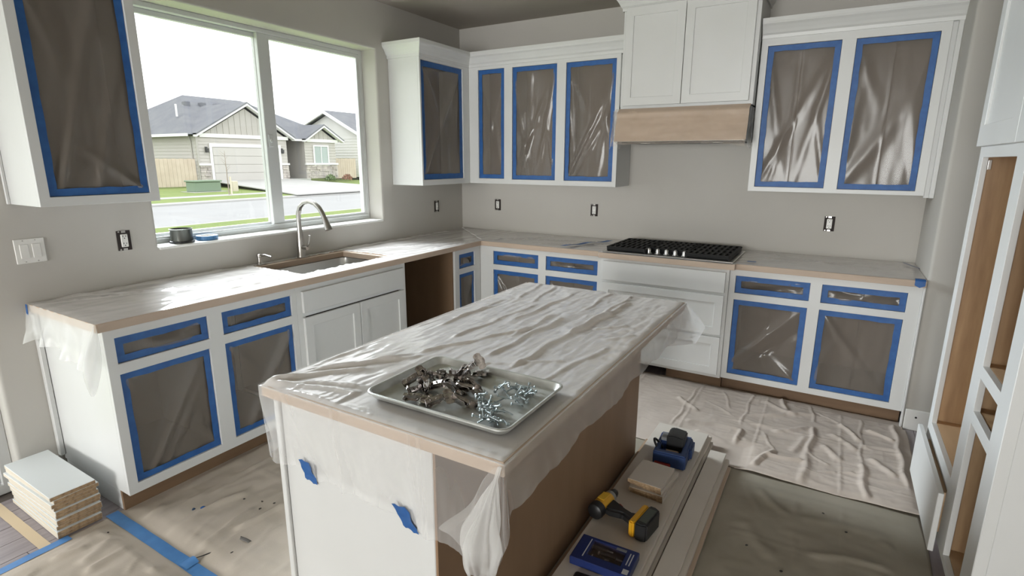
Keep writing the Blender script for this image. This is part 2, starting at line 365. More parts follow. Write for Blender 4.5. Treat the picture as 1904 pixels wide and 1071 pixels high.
# kitchen window
wn = struct('window_1', (-.165, -2.0, WIN[2]))
y0, y1, z0, z1 = WIN
weld(hole_slab((y0, y1), (z0, z1), [(y0 + .032, y1 - .032, z0 + .03, z1 - .03)], TA, -.22, -.15)).build('frame', VINYL, wn, .003)
sl = weld(hole_slab((y0 + .032, -1.965), (z0 + .03, z1 - .03), [(y0 + .062, -2.035, z0 + .056, z1 - .06)], TA, -.215, -.188)).build('sash', VINYL, wn, .003)
bx('pane', (-.203, y0 + .062, z0 + .056), (-.199, -2.035, z1 - .06), GLASS, sl, 0)
sr = weld(hole_slab((-2.035, y1 - .032), (z0 + .03, z1 - .03), [(-1.945, y1 - .06, z0 + .06, z1 - .06)], TA, -.185, -.152)).build('sash', VINYL, wn, .003)
bx('pane', (-.172, -1.945, z0 + .06), (-.168, y1 - .06, z1 - .06), GLASS, sr, 0)
lt = MB().box((-.152, -2.02, 1.66), (-.142, -1.985, 1.74)); lt.lathe((-.143, -2.0025, 1.70), [(.014, 0), (.012, .010), (.004, .012)], 12, (1, 0, 0)); lt.build('latch', VINYL, wn, .002)
bx('sash_stop', (-.15, y0 + .032, z0 + .03), (-.14, y1 - .032, z0 + .042), VINYL, wn, .002)
bx('trim_1', (-.16, y0 + .001, z0 - .012), (.004, y1 - .001, z0 + .003), TRIMW, None, .004)['kind'] = 'structure'
bx('baseboard_right', (3.72, -.658, 0), (4.449, -.6455, .13), TRIMW, None, .003)['kind'] = 'structure'
nh = MB().cyl((3.775, -.659, .085), (3.775, -.6575, .085), .006); nh.build('trim_2', BLACKP)['kind'] = 'structure'
bx('baseboard_left', (.001, -3.62, 0), (.014, -3.50, .13), TRIMW, None, .003)['kind'] = 'structure'
bx('trim_3', (.001, -3.499, .13), (.03, -3.477, .872), PAINT, None, .003)['kind'] = 'structure'

def sweep(path, prof, name, m, parent=None, ends=True, smooth=False):
    """profile (out, z) swept along a plan path; 'out' points to the right of travel"""
    P = [Vector((p[0], p[1])) for p in path]; rows = []
    for i, p in enumerate(P):
        d0 = (P[i] - P[i - 1]).normalized() if i else None; d1 = (P[i + 1] - P[i]).normalized() if i < len(P) - 1 else None
        n0 = Vector((d0.y, -d0.x)) if d0 else None; n1 = Vector((d1.y, -d1.x)) if d1 else None
        n = n0 if n1 is None else n1 if n0 is None else (n0 + n1) / (1 + n0.dot(n1))
        rows.append([(p.x + n.x * o, p.y + n.y * o, z) for o, z in prof])
    mb = MB(); k = len(prof); mb.v = [v for r in rows for v in r]
    for i in range(len(rows) - 1):
        for j in range(k): mb.f.append((i * k + j, i * k + (j + 1) % k, (i + 1) * k + (j + 1) % k, (i + 1) * k + j)); mb.mi.append(0)
    mb.f += [tuple(range(k)), tuple(range(len(mb.v) - 1, len(mb.v) - k - 1, -1))]; mb.mi += [0, 0]
    return mb.build(name, m, parent, smooth=smooth)
CROWN = [(-.004, 2.355), (.010, 2.355), (.012, 2.375), (.022, 2.385), (.030, 2.402), (.044, 2.424), (.056, 2.436), (.060, 2.446), (.060, 2.470), (-.004, 2.470)]

# ================================================================ wall cabinets
UZ0, UZ1 = 1.375, 2.47
def upper(T, name, label, u0, u1, ops, c, mid=(), left=True, right=True, z1=2.36, d=.322):
    o = thing(name, label, 'cabinet', c)
    face_frame(T, (u0, u1), (UZ0, z1), ops, o, d - .02, d)
    carcass(T, u0, u1, UZ0, z1 - .001, .002, d - .02, o, left, right, mid=mid)
    return o
u1c = upper(TA, 'wall_cabinet', 'white wall cabinet left of the window with one taped doorway', -3.49, -3.006, [(-3.451, -3.048, 1.415, 2.33)], (.0, -3.25, UZ0))
sweep([(.002, -3.49), (.322, -3.49), (.322, -3.006), (.002, -3.006)], CROWN, 'crown_molding', PAINT, u1c)
bx('scribe_strip', (.002, -3.503, UZ0), (.016, -3.4905, 2.355), PAINT, u1c, .002)
u2c = upper(TA, 'wall_cabinet', 'narrow white wall cabinet right of the window, end panel facing it', -.985, -.3225, [(-.968, -.414, 1.42, 2.333)], (.0, -.65, UZ0), right=False)
u3c = upper(TB, 'wall_cabinet', 'long white wall cabinet with three taped doorways left of the hood', .3225, 1.705, [(.419, .683, 1.42, 2.33), (.762, 1.175, 1.416, 2.328), (1.256, 1.671, 1.416, 2.326)], (1.0, 0, UZ0), mid=(.722, 1.215), left=False)
sweep([(.002, -.985), (.322, -.985), (.322, -.322), (1.747, -.322)], CROWN, 'crown_molding', PAINT, u3c)
u4c = upper(TB, 'wall_cabinet', 'white wall cabinet with two taped doorways right of the hood', 2.668, 3.664, [(2.708, 3.127, 1.406, 2.31), (3.203, 3.617, 1.402, 2.308)], (3.17, 0, UZ0 - .01), mid=(3.165,))
bx('filler_strip', (3.6645, -.300, 1.362), (3.7145, -.285, 2.36), PAINT, u4c, .001)
bx('scribe_strip', (3.690, -.328, 1.362), (3.7145, -.3005, 2.36), PAINT, u4c, .003)
sweep([(2.668, -.322), (3.7145, -.322)], CROWN, 'crown_molding', PAINT, u4c)
# hood cabinet and hood
hc = thing('hood_cabinet', 'white two-door wall cabinet above the wrapped hood, reaching the ceiling', 'cabinet', (2.2, 0, 1.94))
HZ0, HZ1 = 1.942, 2.70
face_frame(TB, (1.751, 2.660), (HZ0, HZ1), [(1.79, 2.62, 1.985, 2.65)], hc, .40, .42)
carcass(TB, 1.751, 2.660, HZ0, HZ1 - .001, .002, .40, hc)
shaker('door', TB, 1.772, 2.190, 1.967, 2.628, .4205, hc); shaker('door', TB, 2.194, 2.634, 1.967, 2.628, .4205, hc)
sweep([(1.751, -.002), (1.751, -.42), (2.660, -.42), (2.660, -.002)], [(o, z + .255) for o, z in CROWN[:-2]] + [(.060, 2.72), (-.004, 2.72)], 'crown_molding', PAINT, hc)
bx('filler_strip', (1.7055, -.30, UZ0 + .6), (1.7505, -.285, 2.35), PAINT, hc, .001)
rh = thing('range_hood', 'steel range hood under paper wrap above the cooktop', 'range hood', (2.2, 0, 1.70))
mb = MB().prism([(-.003, 1.71), (-.003, 1.938), (-.44, 1.938), (-.47, 1.925), (-.50, 1.755), (-.50, 1.71)], 'x', 1.765, 2.645); mb.build('body', STEEL, rh, .003)
bx('underside', (1.79, -.47, 1.704), (2.62, -.03, 1.7095), mat('dark_filter', (.05, .05, .05), .4, .6), rh, .001)
for x in (1.95, 2.46): MB().cyl((x, -.40, 1.700), (x, -.40, 1.7035), .035).build('lamp_lens', mat('frosted_lens', (.6, .6, .58), .3), rh)
bx('control_strip', (2.05, -.497, 1.700), (2.36, -.472, 1.7035), BLACKP, rh, .001)
hw = thing('masking_wrap', 'tan paper and plastic wrap taped around the range hood', 'masking wrap', (2.2, -.5, 1.71))
def hood_front(u, v):
    z = 1.945 - v * .232; y = -.452 - v * .062 if v > .12 else -.43 - v * .22
    y -= .006 * N.noise(Vector((u * 9, v * 3, 1))) + .012 * ridge(v - .15, .05) + .004 * N.noise(Vector((u * 30, v * 12, 4)))
    return y, z
mb = MB().grid(lin(1.755, 2.655, 60), lin(0, 1, 16), lambda u, v: (u, hood_front(u, v)[0] - .024, hood_front(u, v)[1]))
mb.build('paper', KRAFT, hw, smooth=True, fix=False)
mb = MB()
def hood_film(u, v):
    y, z = hood_front(u, v); e = 1 - min(1, min(u - 1.70, 2.66 - u) / .17); lo = v
    f = .010 * N.noise(Vector((u * 14, v * 4 + u * 6, 3))) + .006 * abs(N.noise(Vector((u * 40, v * 7, 7))))
    return (u, y - .032 - f - .02 * e * v, z - .006 * v + (.014 * N.noise(Vector((u * 18, 2, 2))) - .02 * e) * max(0, v - .7) * 3)
mb.grid(lin(1.735, 2.655, 90), lin(.0, 1.06, 22), hood_film); mb.build('film', film_mat('plastic_film_hood', (.78, .66, .56), .20, .24, .25, .15, (18, .4, .006)), hw, smooth=True, fix=False)
for side, ux, sgn in (('l', 1.738, -1), ('r', 2.652, 1)):
    mb = MB().grid(lin(0, 1, 24), lin(0, 1, 22), lambda s, t: (ux + sgn * (.010 + .030 * math.sin(PI * min(1, s * 1.4)) * t * (1 if sgn < 0 else .5) + .008 * N.noise(Vector((s * 6, t * 5, sgn)))),
        -.500 - .03 * t + s * .30 * (1 - .25 * t), 1.93 - t * (.24 + .03 * math.sin(s * 9)) + .0 * s))
    mb.build('film_end', F_HANG, hw, smooth=True, fix=False)

# ================================================================ base cabinets
BZ0, BZ1, F = .10, .874, .64
def base(T, name, label, u0, u1, ops, c, left=True, right=True, mid=(), face=F, toe=(0, 0), lm=None, rm=None, toe_n=None):
    o = thing(name, label, 'cabinet', c)
    face_frame(T, (u0, u1), (BZ0, BZ1), ops, o, face - .02, face)
    carcass(T, u0, u1, BZ0 + .001, BZ1 - .001, .002, face - .02, o, left, right, top=False, mid=mid, lm=lm, rm=rm)
    tn = toe_n or face - .072
    bx('toe_board', (u0 + toe[0], tn - .016, 0.001), (u1 - toe[1], tn, BZ0 + .0005), mat('toe_kick_board', (.22, .135, .075), .6, var=(5, (.17, .10, .055)), stretch=(.5, .5, 4)), o, .001, T)
    return o
DZ = (.715, .832); OZ = (.142, .668)
b1 = base(TA, 'base_cabinet', 'white base cabinet with two taped drawer and door bays, left end by scrap stack', -3.475, -2.5155, [(-3.434, -3.028, *DZ), (-2.956, -2.548, *DZ), (-3.434, -3.034, .146, .667), (-2.956, -2.55, .15, .667)], (.32, -3.0, 0), mid=(-2.99,), right=False)
bx('toe_end', (.02, -3.474, 0.001), (F - .073, -3.456, BZ0), PAINT, b1, .001)
b2 = base(TA, 'sink_base_cabinet', 'white sink base cabinet with false drawer front and two closed doors', -2.515, -1.598, [(-2.46, -1.65, .13, .69)], (.32, -2.05, 0), left=False)
shaker('false_drawer_front', TA, -2.482, -1.632, .715, .842, F + .0005, b2, flat=True)
shaker('door', TA, -2.482, -2.056, .125, .685, F + .0005, b2); shaker('door', TA, -2.051, -1.632, .125, .685, F + .0005, b2)
b3 = base(TA, 'base_cabinet', 'slim white base cabinet between dishwasher gap and corner', -1.005, -.6405, [(-.946, -.726, *DZ), (-.946, -.728, *OZ)], (.32, -.82, 0), right=False, lm=BROWN)
dwb = thing('dishwasher_bay', 'empty brown-walled dishwasher gap under the counter beside the sink base', 'cabinet bay', (.3, -1.3, 0))
bx('side_panel', (.02, -1.020, .001), (.622, -1.0065, BZ1), BROWN, dwb, .001); bx('side_panel', (.02, -1.5965, .001), (.622, -1.583, BZ1), BROWN, dwb, .001)
bx('back_panel', (.003, -1.5825, .001), (.02, -1.0205, BZ1), BROWN, dwb, 0)
b4 = base(TB, 'base_cabinet', 'white corner base cabinet with taped drawers left of the cooktop', .6405, 1.744, [(.770, 1.199, .722, .834), (1.267, 1.708, .722, .834), (.770, 1.199, .14, .675), (1.267, 1.708, .14, .675)], (1.2, -.32, 0), mid=(1.233,), left=False)
b5 = base(TB, 'drawer_base_cabinet', 'white three-drawer cabinet under the cooktop', 1.745, 2.654, [(1.80, 2.60, .13, .385), (1.80, 2.60, .42, .685), (1.80, 2.60, .72, .84)], (2.2, -.33, 0), face=.665, toe=(.52, 0))
shaker('drawer_front', TB, 1.764, 2.634, .712, .853, .6655, b5, flat=True)
shaker('drawer_front', TB, 1.764, 2.634, .412, .692, .6655, b5, .055); shaker('drawer_front', TB, 1.764, 2.634, .124, .396, .6655, b5, .055)
b6 = base(TB, 'base_cabinet', 'white base cabinet with two taped drawer and door bays right of the cooktop', 2.655, 3.703, [(2.692, 3.134, .714, .832), (3.199, 3.637, .713, .831), (2.692, 3.132, .14, .669), (3.199, 3.634, .14, .669)], (3.18, -.32, 0), mid=(3.167,))
bx('scribe_strip', (3.7035, -.655, .001), (3.7145, -.62, BZ1), PAINT, b6, .003)

# ---------------------------------------------------------------- taped openings
X1 = [(0, 0, 1.1, 1.05, .016, 1.2), (1, 1, .3, .2, .02, .7), (0, 1, .5, .55, .014, .9)]
XD = lambda a: [(0, 0, 1.05, .95, .014, a), (.1, 0, 1.05, .7, .018, -.8 * a), (1, 0, .6, .5, .012, .7), (0, 1, .4, .6, .012, .5), (1, 1, .55, .5, .014, .6)]
VV = lambda a: [(0, 1, .42, .0, .016, a), (1, 1, .5, -.1, .014, a), (0, 0, .9, .9, .014, a), (.5, 1, .45, 0, .02, -.6), (1, 0, .75, .6, .01, .8), (.2, 0, .5, .8, .012, .6)]
masking(TA, (-3.451, -3.048, 1.415, 2.33), .302, 3, 'dark plastic sheet taped in wall cabinet left of window', .034, amp=.012, lines=[(.1, 0, .75, 1.0, .014, 1.1), (.45, 0, .95, .75, .012, .7), (0, 1, .3, .6, .012, .6), (1, 0, .3, .25, .01, .8), (0, 0, .5, .6, .01, -.5)])
masking(TA, (-.968, -.414, 1.42, 2.333), .302, 4, 'plastic sheet taped in cabinet opening nearest right of window', .045, amp=.012, lines=[(0, 0, 1.0, 1.0, .012, 1.0), (0, 1, .5, .5, .014, .8), (1, 1, .6, .3, .016, -.4)])
masking(TB, (.419, .683, 1.42, 2.33), .302, 5, 'narrowest upper plastic sheet, tall slim opening beside the room corner', .036, lines=[(0, 1, .95, .0, .012, .9), (1, 1, .3, .3, .012, .6), (0, 0, .6, .7, .01, .6), (.6, .55, .95, 0, .01, .7)])
masking(TB, (.762, 1.175, 1.416, 2.328), .302, 6, 'crumpled plastic sheet in middle of the long wall cabinet', .036, lines=VV(1.0), amp=.0075)
masking(TB, (1.256, 1.671, 1.416, 2.326), .302, 7, 'plastic sheet with bright diagonal fold just left of hood cabinet', .036, lines=[(.05, 0, 1.0, .9, .014, 1.3), (.15, 0, .9, .6, .012, 1.0), (1, 1, .7, .1, .012, .9), (0, 1, .15, .1, .014, .8), (1, 0, .8, .7, .012, .9), (0, 1, .45, .6, .012, .6)], amp=.008)
masking(TB, (2.708, 3.127, 1.406, 2.31), .302, 8, 'plastic sheet in left doorway of wall cabinet right of hood', .036, lines=VV(.9), amp=.0035)
masking(TB, (3.203, 3.617, 1.402, 2.308), .302, 9, 'plastic sheet in right doorway of wall cabinet right of hood', .036, lines=[(0, 0, .95, .7, .03, .9), (0, 1, .35, .6, .015, .8), (0, .1, .2, 1, .02, .9), (1, 0, .8, .6, .016, .8), (1, 1, .7, .5, .014, .5)], amp=.0035)
T_ = .032
for op, nm, sd, ln in (
    ((-3.434, -3.028, *DZ), 'plastic sheet in drawer opening at far left end of window counter', 11, None), ((-2.956, -2.548, *DZ), 'plastic sheet in drawer opening just left of the sink cabinet', 12, None),
    ((-3.434, -3.034, .146, .667), 'large plastic sheet in door opening nearest the scrap board stack', 13, [(.15, 0, .95, 1, .016, 1.2), (.3, 0, 1, .85, .012, .8), (0, 1, .4, .5, .016, .6), (1, 0, .6, .5, .012, .6)]),
    ((-2.956, -2.55, .15, .667), 'large plastic sheet in door opening beside the sink cabinet doors', 14, [(.2, 0, .95, .9, .016, 1.1), (0, 1, .45, .6, .014, .8), (1, 1, .6, .4, .012, .7)]),
    ((-.946, -.726, *DZ), 'smallest plastic sheet, drawer opening right of dishwasher gap', 15, None), ((-.946, -.728, *OZ), 'slim plastic sheet in door opening right of dishwasher gap', 16, None)):
    masking(TA, op, F - .02, sd, nm, T_ if op[3] - op[2] > .2 else .034, lines=ln, amp=.011)
for op, nm, sd, ln in (
    ((.770, 1.199, .722, .834), 'plastic sheet in first drawer opening right of the counter corner', 21, None), ((1.267, 1.708, .722, .834), 'plastic sheet in drawer opening just left of cooktop drawers', 22, None),
    ((.770, 1.199, .14, .675), 'plastic sheet in door opening half hidden behind island far corner', 23, None), ((1.267, 1.708, .14, .675), 'plastic sheet in door opening just left of cooktop drawers', 24, None),
    ((2.692, 3.134, .714, .832), 'plastic sheet in drawer opening just right of cooktop drawers', 25, None), ((3.199, 3.637, .713, .831), 'plastic sheet in rightmost drawer opening of the back counter', 26, None),
    ((2.692, 3.132, .14, .669), 'plastic sheet with shiny diagonal folds right of cooktop drawers', 27, [(.0, .12, 1, 1.0, .016, 1.5), (.35, .25, 1.0, .75, .014, -.9), (0, 0, .9, .75, .014, 1.1), (1, 0, .55, .3, .012, .8)]),
    ((3.199, 3.634, .14, .669), 'plastic sheet in rightmost door opening of the back counter', 28, [(0, 1, 1.0, -.05, .016, .9), (0, 0, .2, .6, .016, .9), (1, 1, .95, .3, .012, .6)])):
    masking(TB, op, F - .02, sd, nm, .036, lines=ln, amp=.009)

# ================================================================ worktops and their covers
TZ = .914
TP_ = lambda u, n, z: (u, z, n)      # plan frame: u = x, z = y, n = height
SINK = (.105, .535, -2.37, -1.665)
wt = weld(hole_slab((.002, 3.7135), (-3.503, -.002), [(.665, 1.735, -3.6, -.665), (1.735, 2.688, -3.6, -.70), (2.688, 3.72, -3.6, -.665), SINK], TP_, .8755, TZ)).build('worktop', KRAFT, None, .002)
tag(wt, 'L-shaped worktop with tan paper edge under plastic along both walls', 'countertop')
def fold(x, y, s, k=1.0):
    v = 0
    for i, (fx, fy, a) in enumerate(((2.2, 9, .5), (5, 16, .3), (14, 5, .16))):
        n = N.noise(Vector((x * fx + s, y * fy - s * 2, s + i))); v += a * (1 - abs(n) * 2.2)
    return max(0, v) * k
def rib(x, y, p, q, w, a):
    dx, dy = q[0] - p[0], q[1] - p[1]; l = math.hypot(dx, dy); t = ((x - p[0]) * dx + (y - p[1]) * dy) / l / l
    d = ((x - p[0]) * dy - (y - p[1]) * dx) / l; d += .006 * math.sin(t * l * 23 + p[0] * 9)
    if t < -.05 or t > 1.05: return 0
    return a * ridge(d, w) * max(0, min(1, (t + .05) * 8)) * max(0, min(1, (1.05 - t) * 8))
def skirt(mb, pts, outs, Ls, z0, rows, off, mi=0):
    k = rows + 1; base_i = len(mb.v)
    for i, (p, o, l) in enumerate(zip(pts, outs, Ls)):
        for j in range(k):
            t = j / rows; ox, oz = off(i, t); mb.v.append((p[0] + o[0] * ox, p[1] + o[1] * ox, z0 - l * t + oz))
    for i in range(len(pts) - 1):
        for j in range(rows): mb.f.append((base_i + i * k + j, base_i + i * k + j + 1, base_i + (i + 1) * k + j + 1, base_i + (i + 1) * k + j)); mb.mi.append(mi)
def snap(a, vals): return sorted(set(round(x, 5) for x in a) | set(vals))
# cover of the window counter
ca = thing('plastic_cover', 'clear plastic cover over the sink counter, hanging at its left end', 'plastic sheet', (.33, -1.8, TZ))
hx = (.088, .552); hy = (-2.392, -1.648)
ribsA = [((.05, -3.3), (.62, -2.6), .008, .007), ((.1, -3.45), (.5, -2.5), .006, .006), ((.62, -3.2), (.3, -2.45), .007, .006), ((.55, -1.7), (.64, -.7), .006, .006), ((.15, -1.6), (.6, -.8), .007, .005), ((.04, -1.62), (.05, -.3), .008, .012), ((.05, -3.4), (.03, -2.5), .010, .012), ((.5, -3.1), (.6, -2.4), .006, .008)]
def topA(x, y):
    e = min(x, .667 - x, y + 3.505); e = max(0, min(1, e / .03))
    h = .004 * fold(y, x, 3.3) + sum(rib(x, y, *r) for r in ribsA)
    inx = max(hx[0] - x, x - hx[1], 0); iny = max(hy[0] - y, y - hy[1], 0); dh = math.hypot(inx, iny)
    h += .006 * abs(N.noise(Vector((x * 30, y * 30, 9)))) * ridge(dh, .05) * 2
    jx = .006 * N.noise(Vector((y * 16, x * 16, 1))); jy = .008 * N.noise(Vector((y * 13, x * 13, 5)))
    k = ridge(dh, .03) if dh > 0 or True else 0
    return (x + jx * k, y + jy * k, TZ + .0015 + h * e)
mb = MB().grid(snap(lin(.004, .667, 50), hx), snap(lin(-3.505, -.668, 200) + lin(-.668, -.004, 46), hy), topA, lambda x, y: hx[0] < x < hx[1] and hy[0] < y < hy[1])
mb.build('top_film', F_TOP, ca, smooth=True, fix=False)
n_ = 150; ys = lin(-3.495, -.672, n_); mb = MB()
skirt(mb, [(.667, y) for y in ys], [(1, 0)] * len(ys), [.040 + .004 * N.noise(Vector((y * 9, 0, 0))) for y in ys], TZ + .0016, 5, lambda i, t: (.0025 + .004 * abs(N.noise(Vector((ys[i] * 17, t * 2, 3)))), 0))
mb.build('edge_film', F_EDGE, ca, smooth=True, fix=False)
pts, outs, Ls, cr = [], [], [], []
for i in range(61):
    x = .01 + .652 * i / 60; pts.append((x, -3.505)); outs.append((0, -1)); cr.append(0)
    Ls.append(.175 - .02 * math.sin(i * .1) + .008 * math.sin(i * .45) + .010 * (i > 48) * (i - 48) / 12)
for i in range(1, 17):
    a = i / 16 * 1.45; pts.append((.667, -3.505)); outs.append((math.sin(a), -math.cos(a))); cr.append(math.sin(PI * i / 16)); Ls.append(.185 + .085 * math.sin(PI * i / 16) - .13 * max(0, i / 16 - .6) / .4)
mb = MB(); skirt(mb, pts, outs, Ls, TZ + .0016, 22, lambda i, t: (.003 + t * (.030 + .022 * math.sin(i * .38) * t + .02 * N.noise(Vector((i * .16, t * 2, 1)))) + .085 * cr[i] * math.sin(PI * min(1, t * .75)) , .006 * N.noise(Vector((i * .3, t * 4, 6)))))
mb.build('hanging_film', F_HANGW, ca, smooth=True, fix=False)
def tape_piece(name, label, poly_fn, nu, nv, m=TAPE, parent=None, cat='tape'):
    o = MB().grid(lin(0, 1, nu), lin(0, 1, nv), poly_fn).build(name, m, parent, smooth=True, fix=False)
    if parent is None: tag(o, label, cat)
    return o
tape_piece('tape_piece', '', lambda s, t: (.012 + .022 * t + .005 * s, -3.512 - .004 * s, TZ + .001 - .052 * s), 4, 2, TAPE, ca)
# cover of the cooktop counter
cb = thing('plastic_cover', 'clear plastic cover over the cooktop counter along the back wall', 'plastic sheet', (2.2, -.33, TZ))
ribsB = [((.7, -.5), (1.6, -.2), .008, .007), ((.75, -.62), (1.1, -.1), .006, .006), ((2.75, -.3), (3.65, -.35), .006, .005), ((2.75, -.5), (3.6, -.15), .006, .004), ((2.8, -.1), (3.6, -.58), .005, .004), ((1.1, -.6), (1.7, -.3), .006, .005)]
def topB(x, y):
    yy = y * (.703 / .667) if 1.73 < x < 2.69 else y
    e = min(-y, y + .667, x - .64, 3.712 - x); e = max(0, min(1, e / .03))
    cook = 1 if not (1.76 < x < 2.68) else .05
    return (x, yy, TZ + .0022 + cook * e * (.0014 * fold(x, y, 6.1) + sum(rib(x, y, *r) for r in ribsB)))
mb = MB().grid(snap(lin(.650, 3.712, 210), (1.7295, 1.7305, 2.6895, 2.6905)), lin(-.667, -.004, 46), topB, lambda x, y: 1.84 < x < 2.60 and -.6 < y < -.16); mb.build('top_film', F_TOP, cb, smooth=True, fix=False)
pts = [(.675, -.667), (1.733, -.667), (1.733, -.702), (2.690, -.702), (2.690, -.667), (3.712, -.667)]; pp, oo = [], []
for a, b in zip(pts[:-1], pts[1:]):
    d = Vector((b[0] - a[0], b[1] - a[1])).normalized(); k = max(2, int(math.dist(a, b) / .015))
    for i in range(k + 1): pp.append((a[0] + (b[0] - a[0]) * i / k, a[1] + (b[1] - a[1]) * i / k)); oo.append((d.y, -d.x))
mb = MB(); skirt(mb, pp, oo, [.040 + .003 * N.noise(Vector((p[0] * 8, 0, 2))) for p in pp], TZ + .0023, 4, lambda i, t: (.002 + .003 * abs(N.noise(Vector((pp[i][0] * 15, t * 2, 8)))), 0))
mb.build('edge_film', F_EDGE, cb, smooth=True, fix=False)
def seam(s, t): # white doubled seam where the two covers meet in the corner
    x = .03 + .63 * s; y = -.05 - .60 * s + .02 * (t - .5) + .006 * math.sin(s * 20); return (x, y, TZ + .010 + .006 * math.sin(PI * t))
MB().grid(lin(0, 1, 40), lin(0, 1, 5), seam).build('film_seam', F_TOP, cb, smooth=True, fix=False)
tape_piece('tape_strip', 'wrinkled blue tape strip across the counter left of the cooktop', lambda s, t: (1.38 + .22 * s + .045 * t + .01 * math.sin(s * 9), -.63 + .46 * s, TZ + .014 + .003 * math.sin(s * 14)), 20, 2)
tape_piece('tape_piece', 'small blue tape square on plastic just right of the cooktop', lambda s, t: (2.745 + .055 * s, -.595 + .035 * t, TZ + .0105 + .001 * s), 3, 2)
tape_piece('tape_piece', 'blue tape tab folded over the front right corner of the counter', lambda s, t: (3.655 + .05 * s, -.640 - .036 * min(1, t * 2), TZ + .008 - .055 * max(0, t - .35) - (.012 * (1 - abs(2 * s - 1)) if t > .9 else 0)), 6, 10)
tape_piece('tape_piece', 'grey-blue tape on counter back right corner against the wall', lambda s, t: (3.64 + .07 * s, -.12 - .20 * s + .04 * t, TZ + .013), 6, 2, mat('faded_tape', (.16, .20, .32), .6))
# ---------------------------------------------------------------- sink, faucet, soap
sk = thing('sink', 'stainless undermount sink basin below the window', 'sink', (.32, -2.02, .70))
def rrect(x0, x1, y0, y1, r, k=5):
    out = []
    for cx, cy, a0 in ((x1 - r, y1 - r, 0), (x0 + r, y1 - r, 90), (x0 + r, y0 + r, 180), (x1 - r, y0 + r, 270)):
        for i in range(k + 1): a = math.radians(a0 + 90 * i / k); out.append((cx + r * math.cos(a), cy + r * math.sin(a)))
    return out
def loft(mb, rings, close=True):
    n = len(rings[0]); b = len(mb.v)
    for r in rings: mb.v += [tuple(p) for p in r]
    for k in range(len(rings) - 1):
        for i in range(n): mb.f.append((b + k * n + i, b + k * n + (i + 1) % n, b + (k + 1) * n + (i + 1) % n, b + (k + 1) * n + i)); mb.mi.append(0)
    if close: mb.f.append(tuple(b + (len(rings) - 1) * n + i for i in range(n))); mb.mi.append(0)
    return mb
x0, x1, y0, y1 = SINK
rg = [(0.0, .8745, .05, .02), (-.006, .8745, .05, 0), (0.0, .87, .05, 0), (.006, .70, .06, 0), (.03, .675, .06, 0)]
mb = loft(MB(), [[(x, y, z) for x, y in rrect(x0 - .012 + i, x1 + .012 - i, y0 - .012 + i, y1 + .012 - i, r)] for i, z, r, _ in rg[1:]]); mb.build('basin', STEEL, sk, smooth='auto')
mb = MB().lathe((.30, -2.02, .676), [(.045, 0), (.043, .004), (.03, .002)], 18); mb.build('drain', NICKEL, sk, smooth='auto')
fc = thing('faucet', 'brushed nickel gooseneck faucet with side lever behind the sink', 'faucet', (.052, -1.99, TZ))
MB().lathe((.052, -1.99, TZ + .002), [(.031, 0), (.031, .006), (.027, .014), (.026, .11), (.021, .16), (.0170, .195)], 20).build('body', NICKEL, fc, smooth='auto')
ctl = [(.052, 1.09), (.050, 1.16), (.053, 1.215), (.075, 1.262), (.115, 1.292), (.170, 1.304), (.222, 1.294), (.265, 1.266), (.293, 1.230), (.312, 1.195)]
MB().tube([(x, -1.99, z) for x, z in ctl], .0160, 14).build('spout', NICKEL, fc, smooth='auto')
MB().cyl((.308, -1.99, 1.203), (.322, -1.99, 1.172), .017, .019, 14).cyl((.322, -1.99, 1.172), (.343, -1.99, 1.125), .019, .026, 14).build('spray_head', NICKEL, fc, smooth='auto')
MB().box((.327, -1.997, 1.16), (.340, -1.983, 1.175)).build('spray_button', BLACKP, fc, .003)
MB().cyl((.060, -1.99, .985), (.120, -1.99, .985), .016, .015, 12).tube([(.112, -1.99, .992), (.128, -1.99, 1.01), (.140, -1.99, 1.04), (.148, -1.99, 1.074)], [.008, .008, .0075, .007], 8).build('lever', NICKEL, fc, smooth='auto')
sd = thing('soap_dispenser', 'short nickel soap dispenser on counter left of the faucet', 'soap dispenser', (.047, -2.31, TZ))
MB().lathe((.047, -2.31, TZ + .002), [(.021, 0), (.021, .006), (.014, .012), (.014, .045), (.017, .048), (.017, .066), (.010, .070)], 16).build('pump', NICKEL, sd, smooth='auto')
MB().tube([(.047, -2.31, TZ + .060), (.10, -2.305, TZ + .064), (.150, -2.30, TZ + .056)], [.008, .007, .006], 8).build('nozzle', NICKEL, sd, smooth='auto')
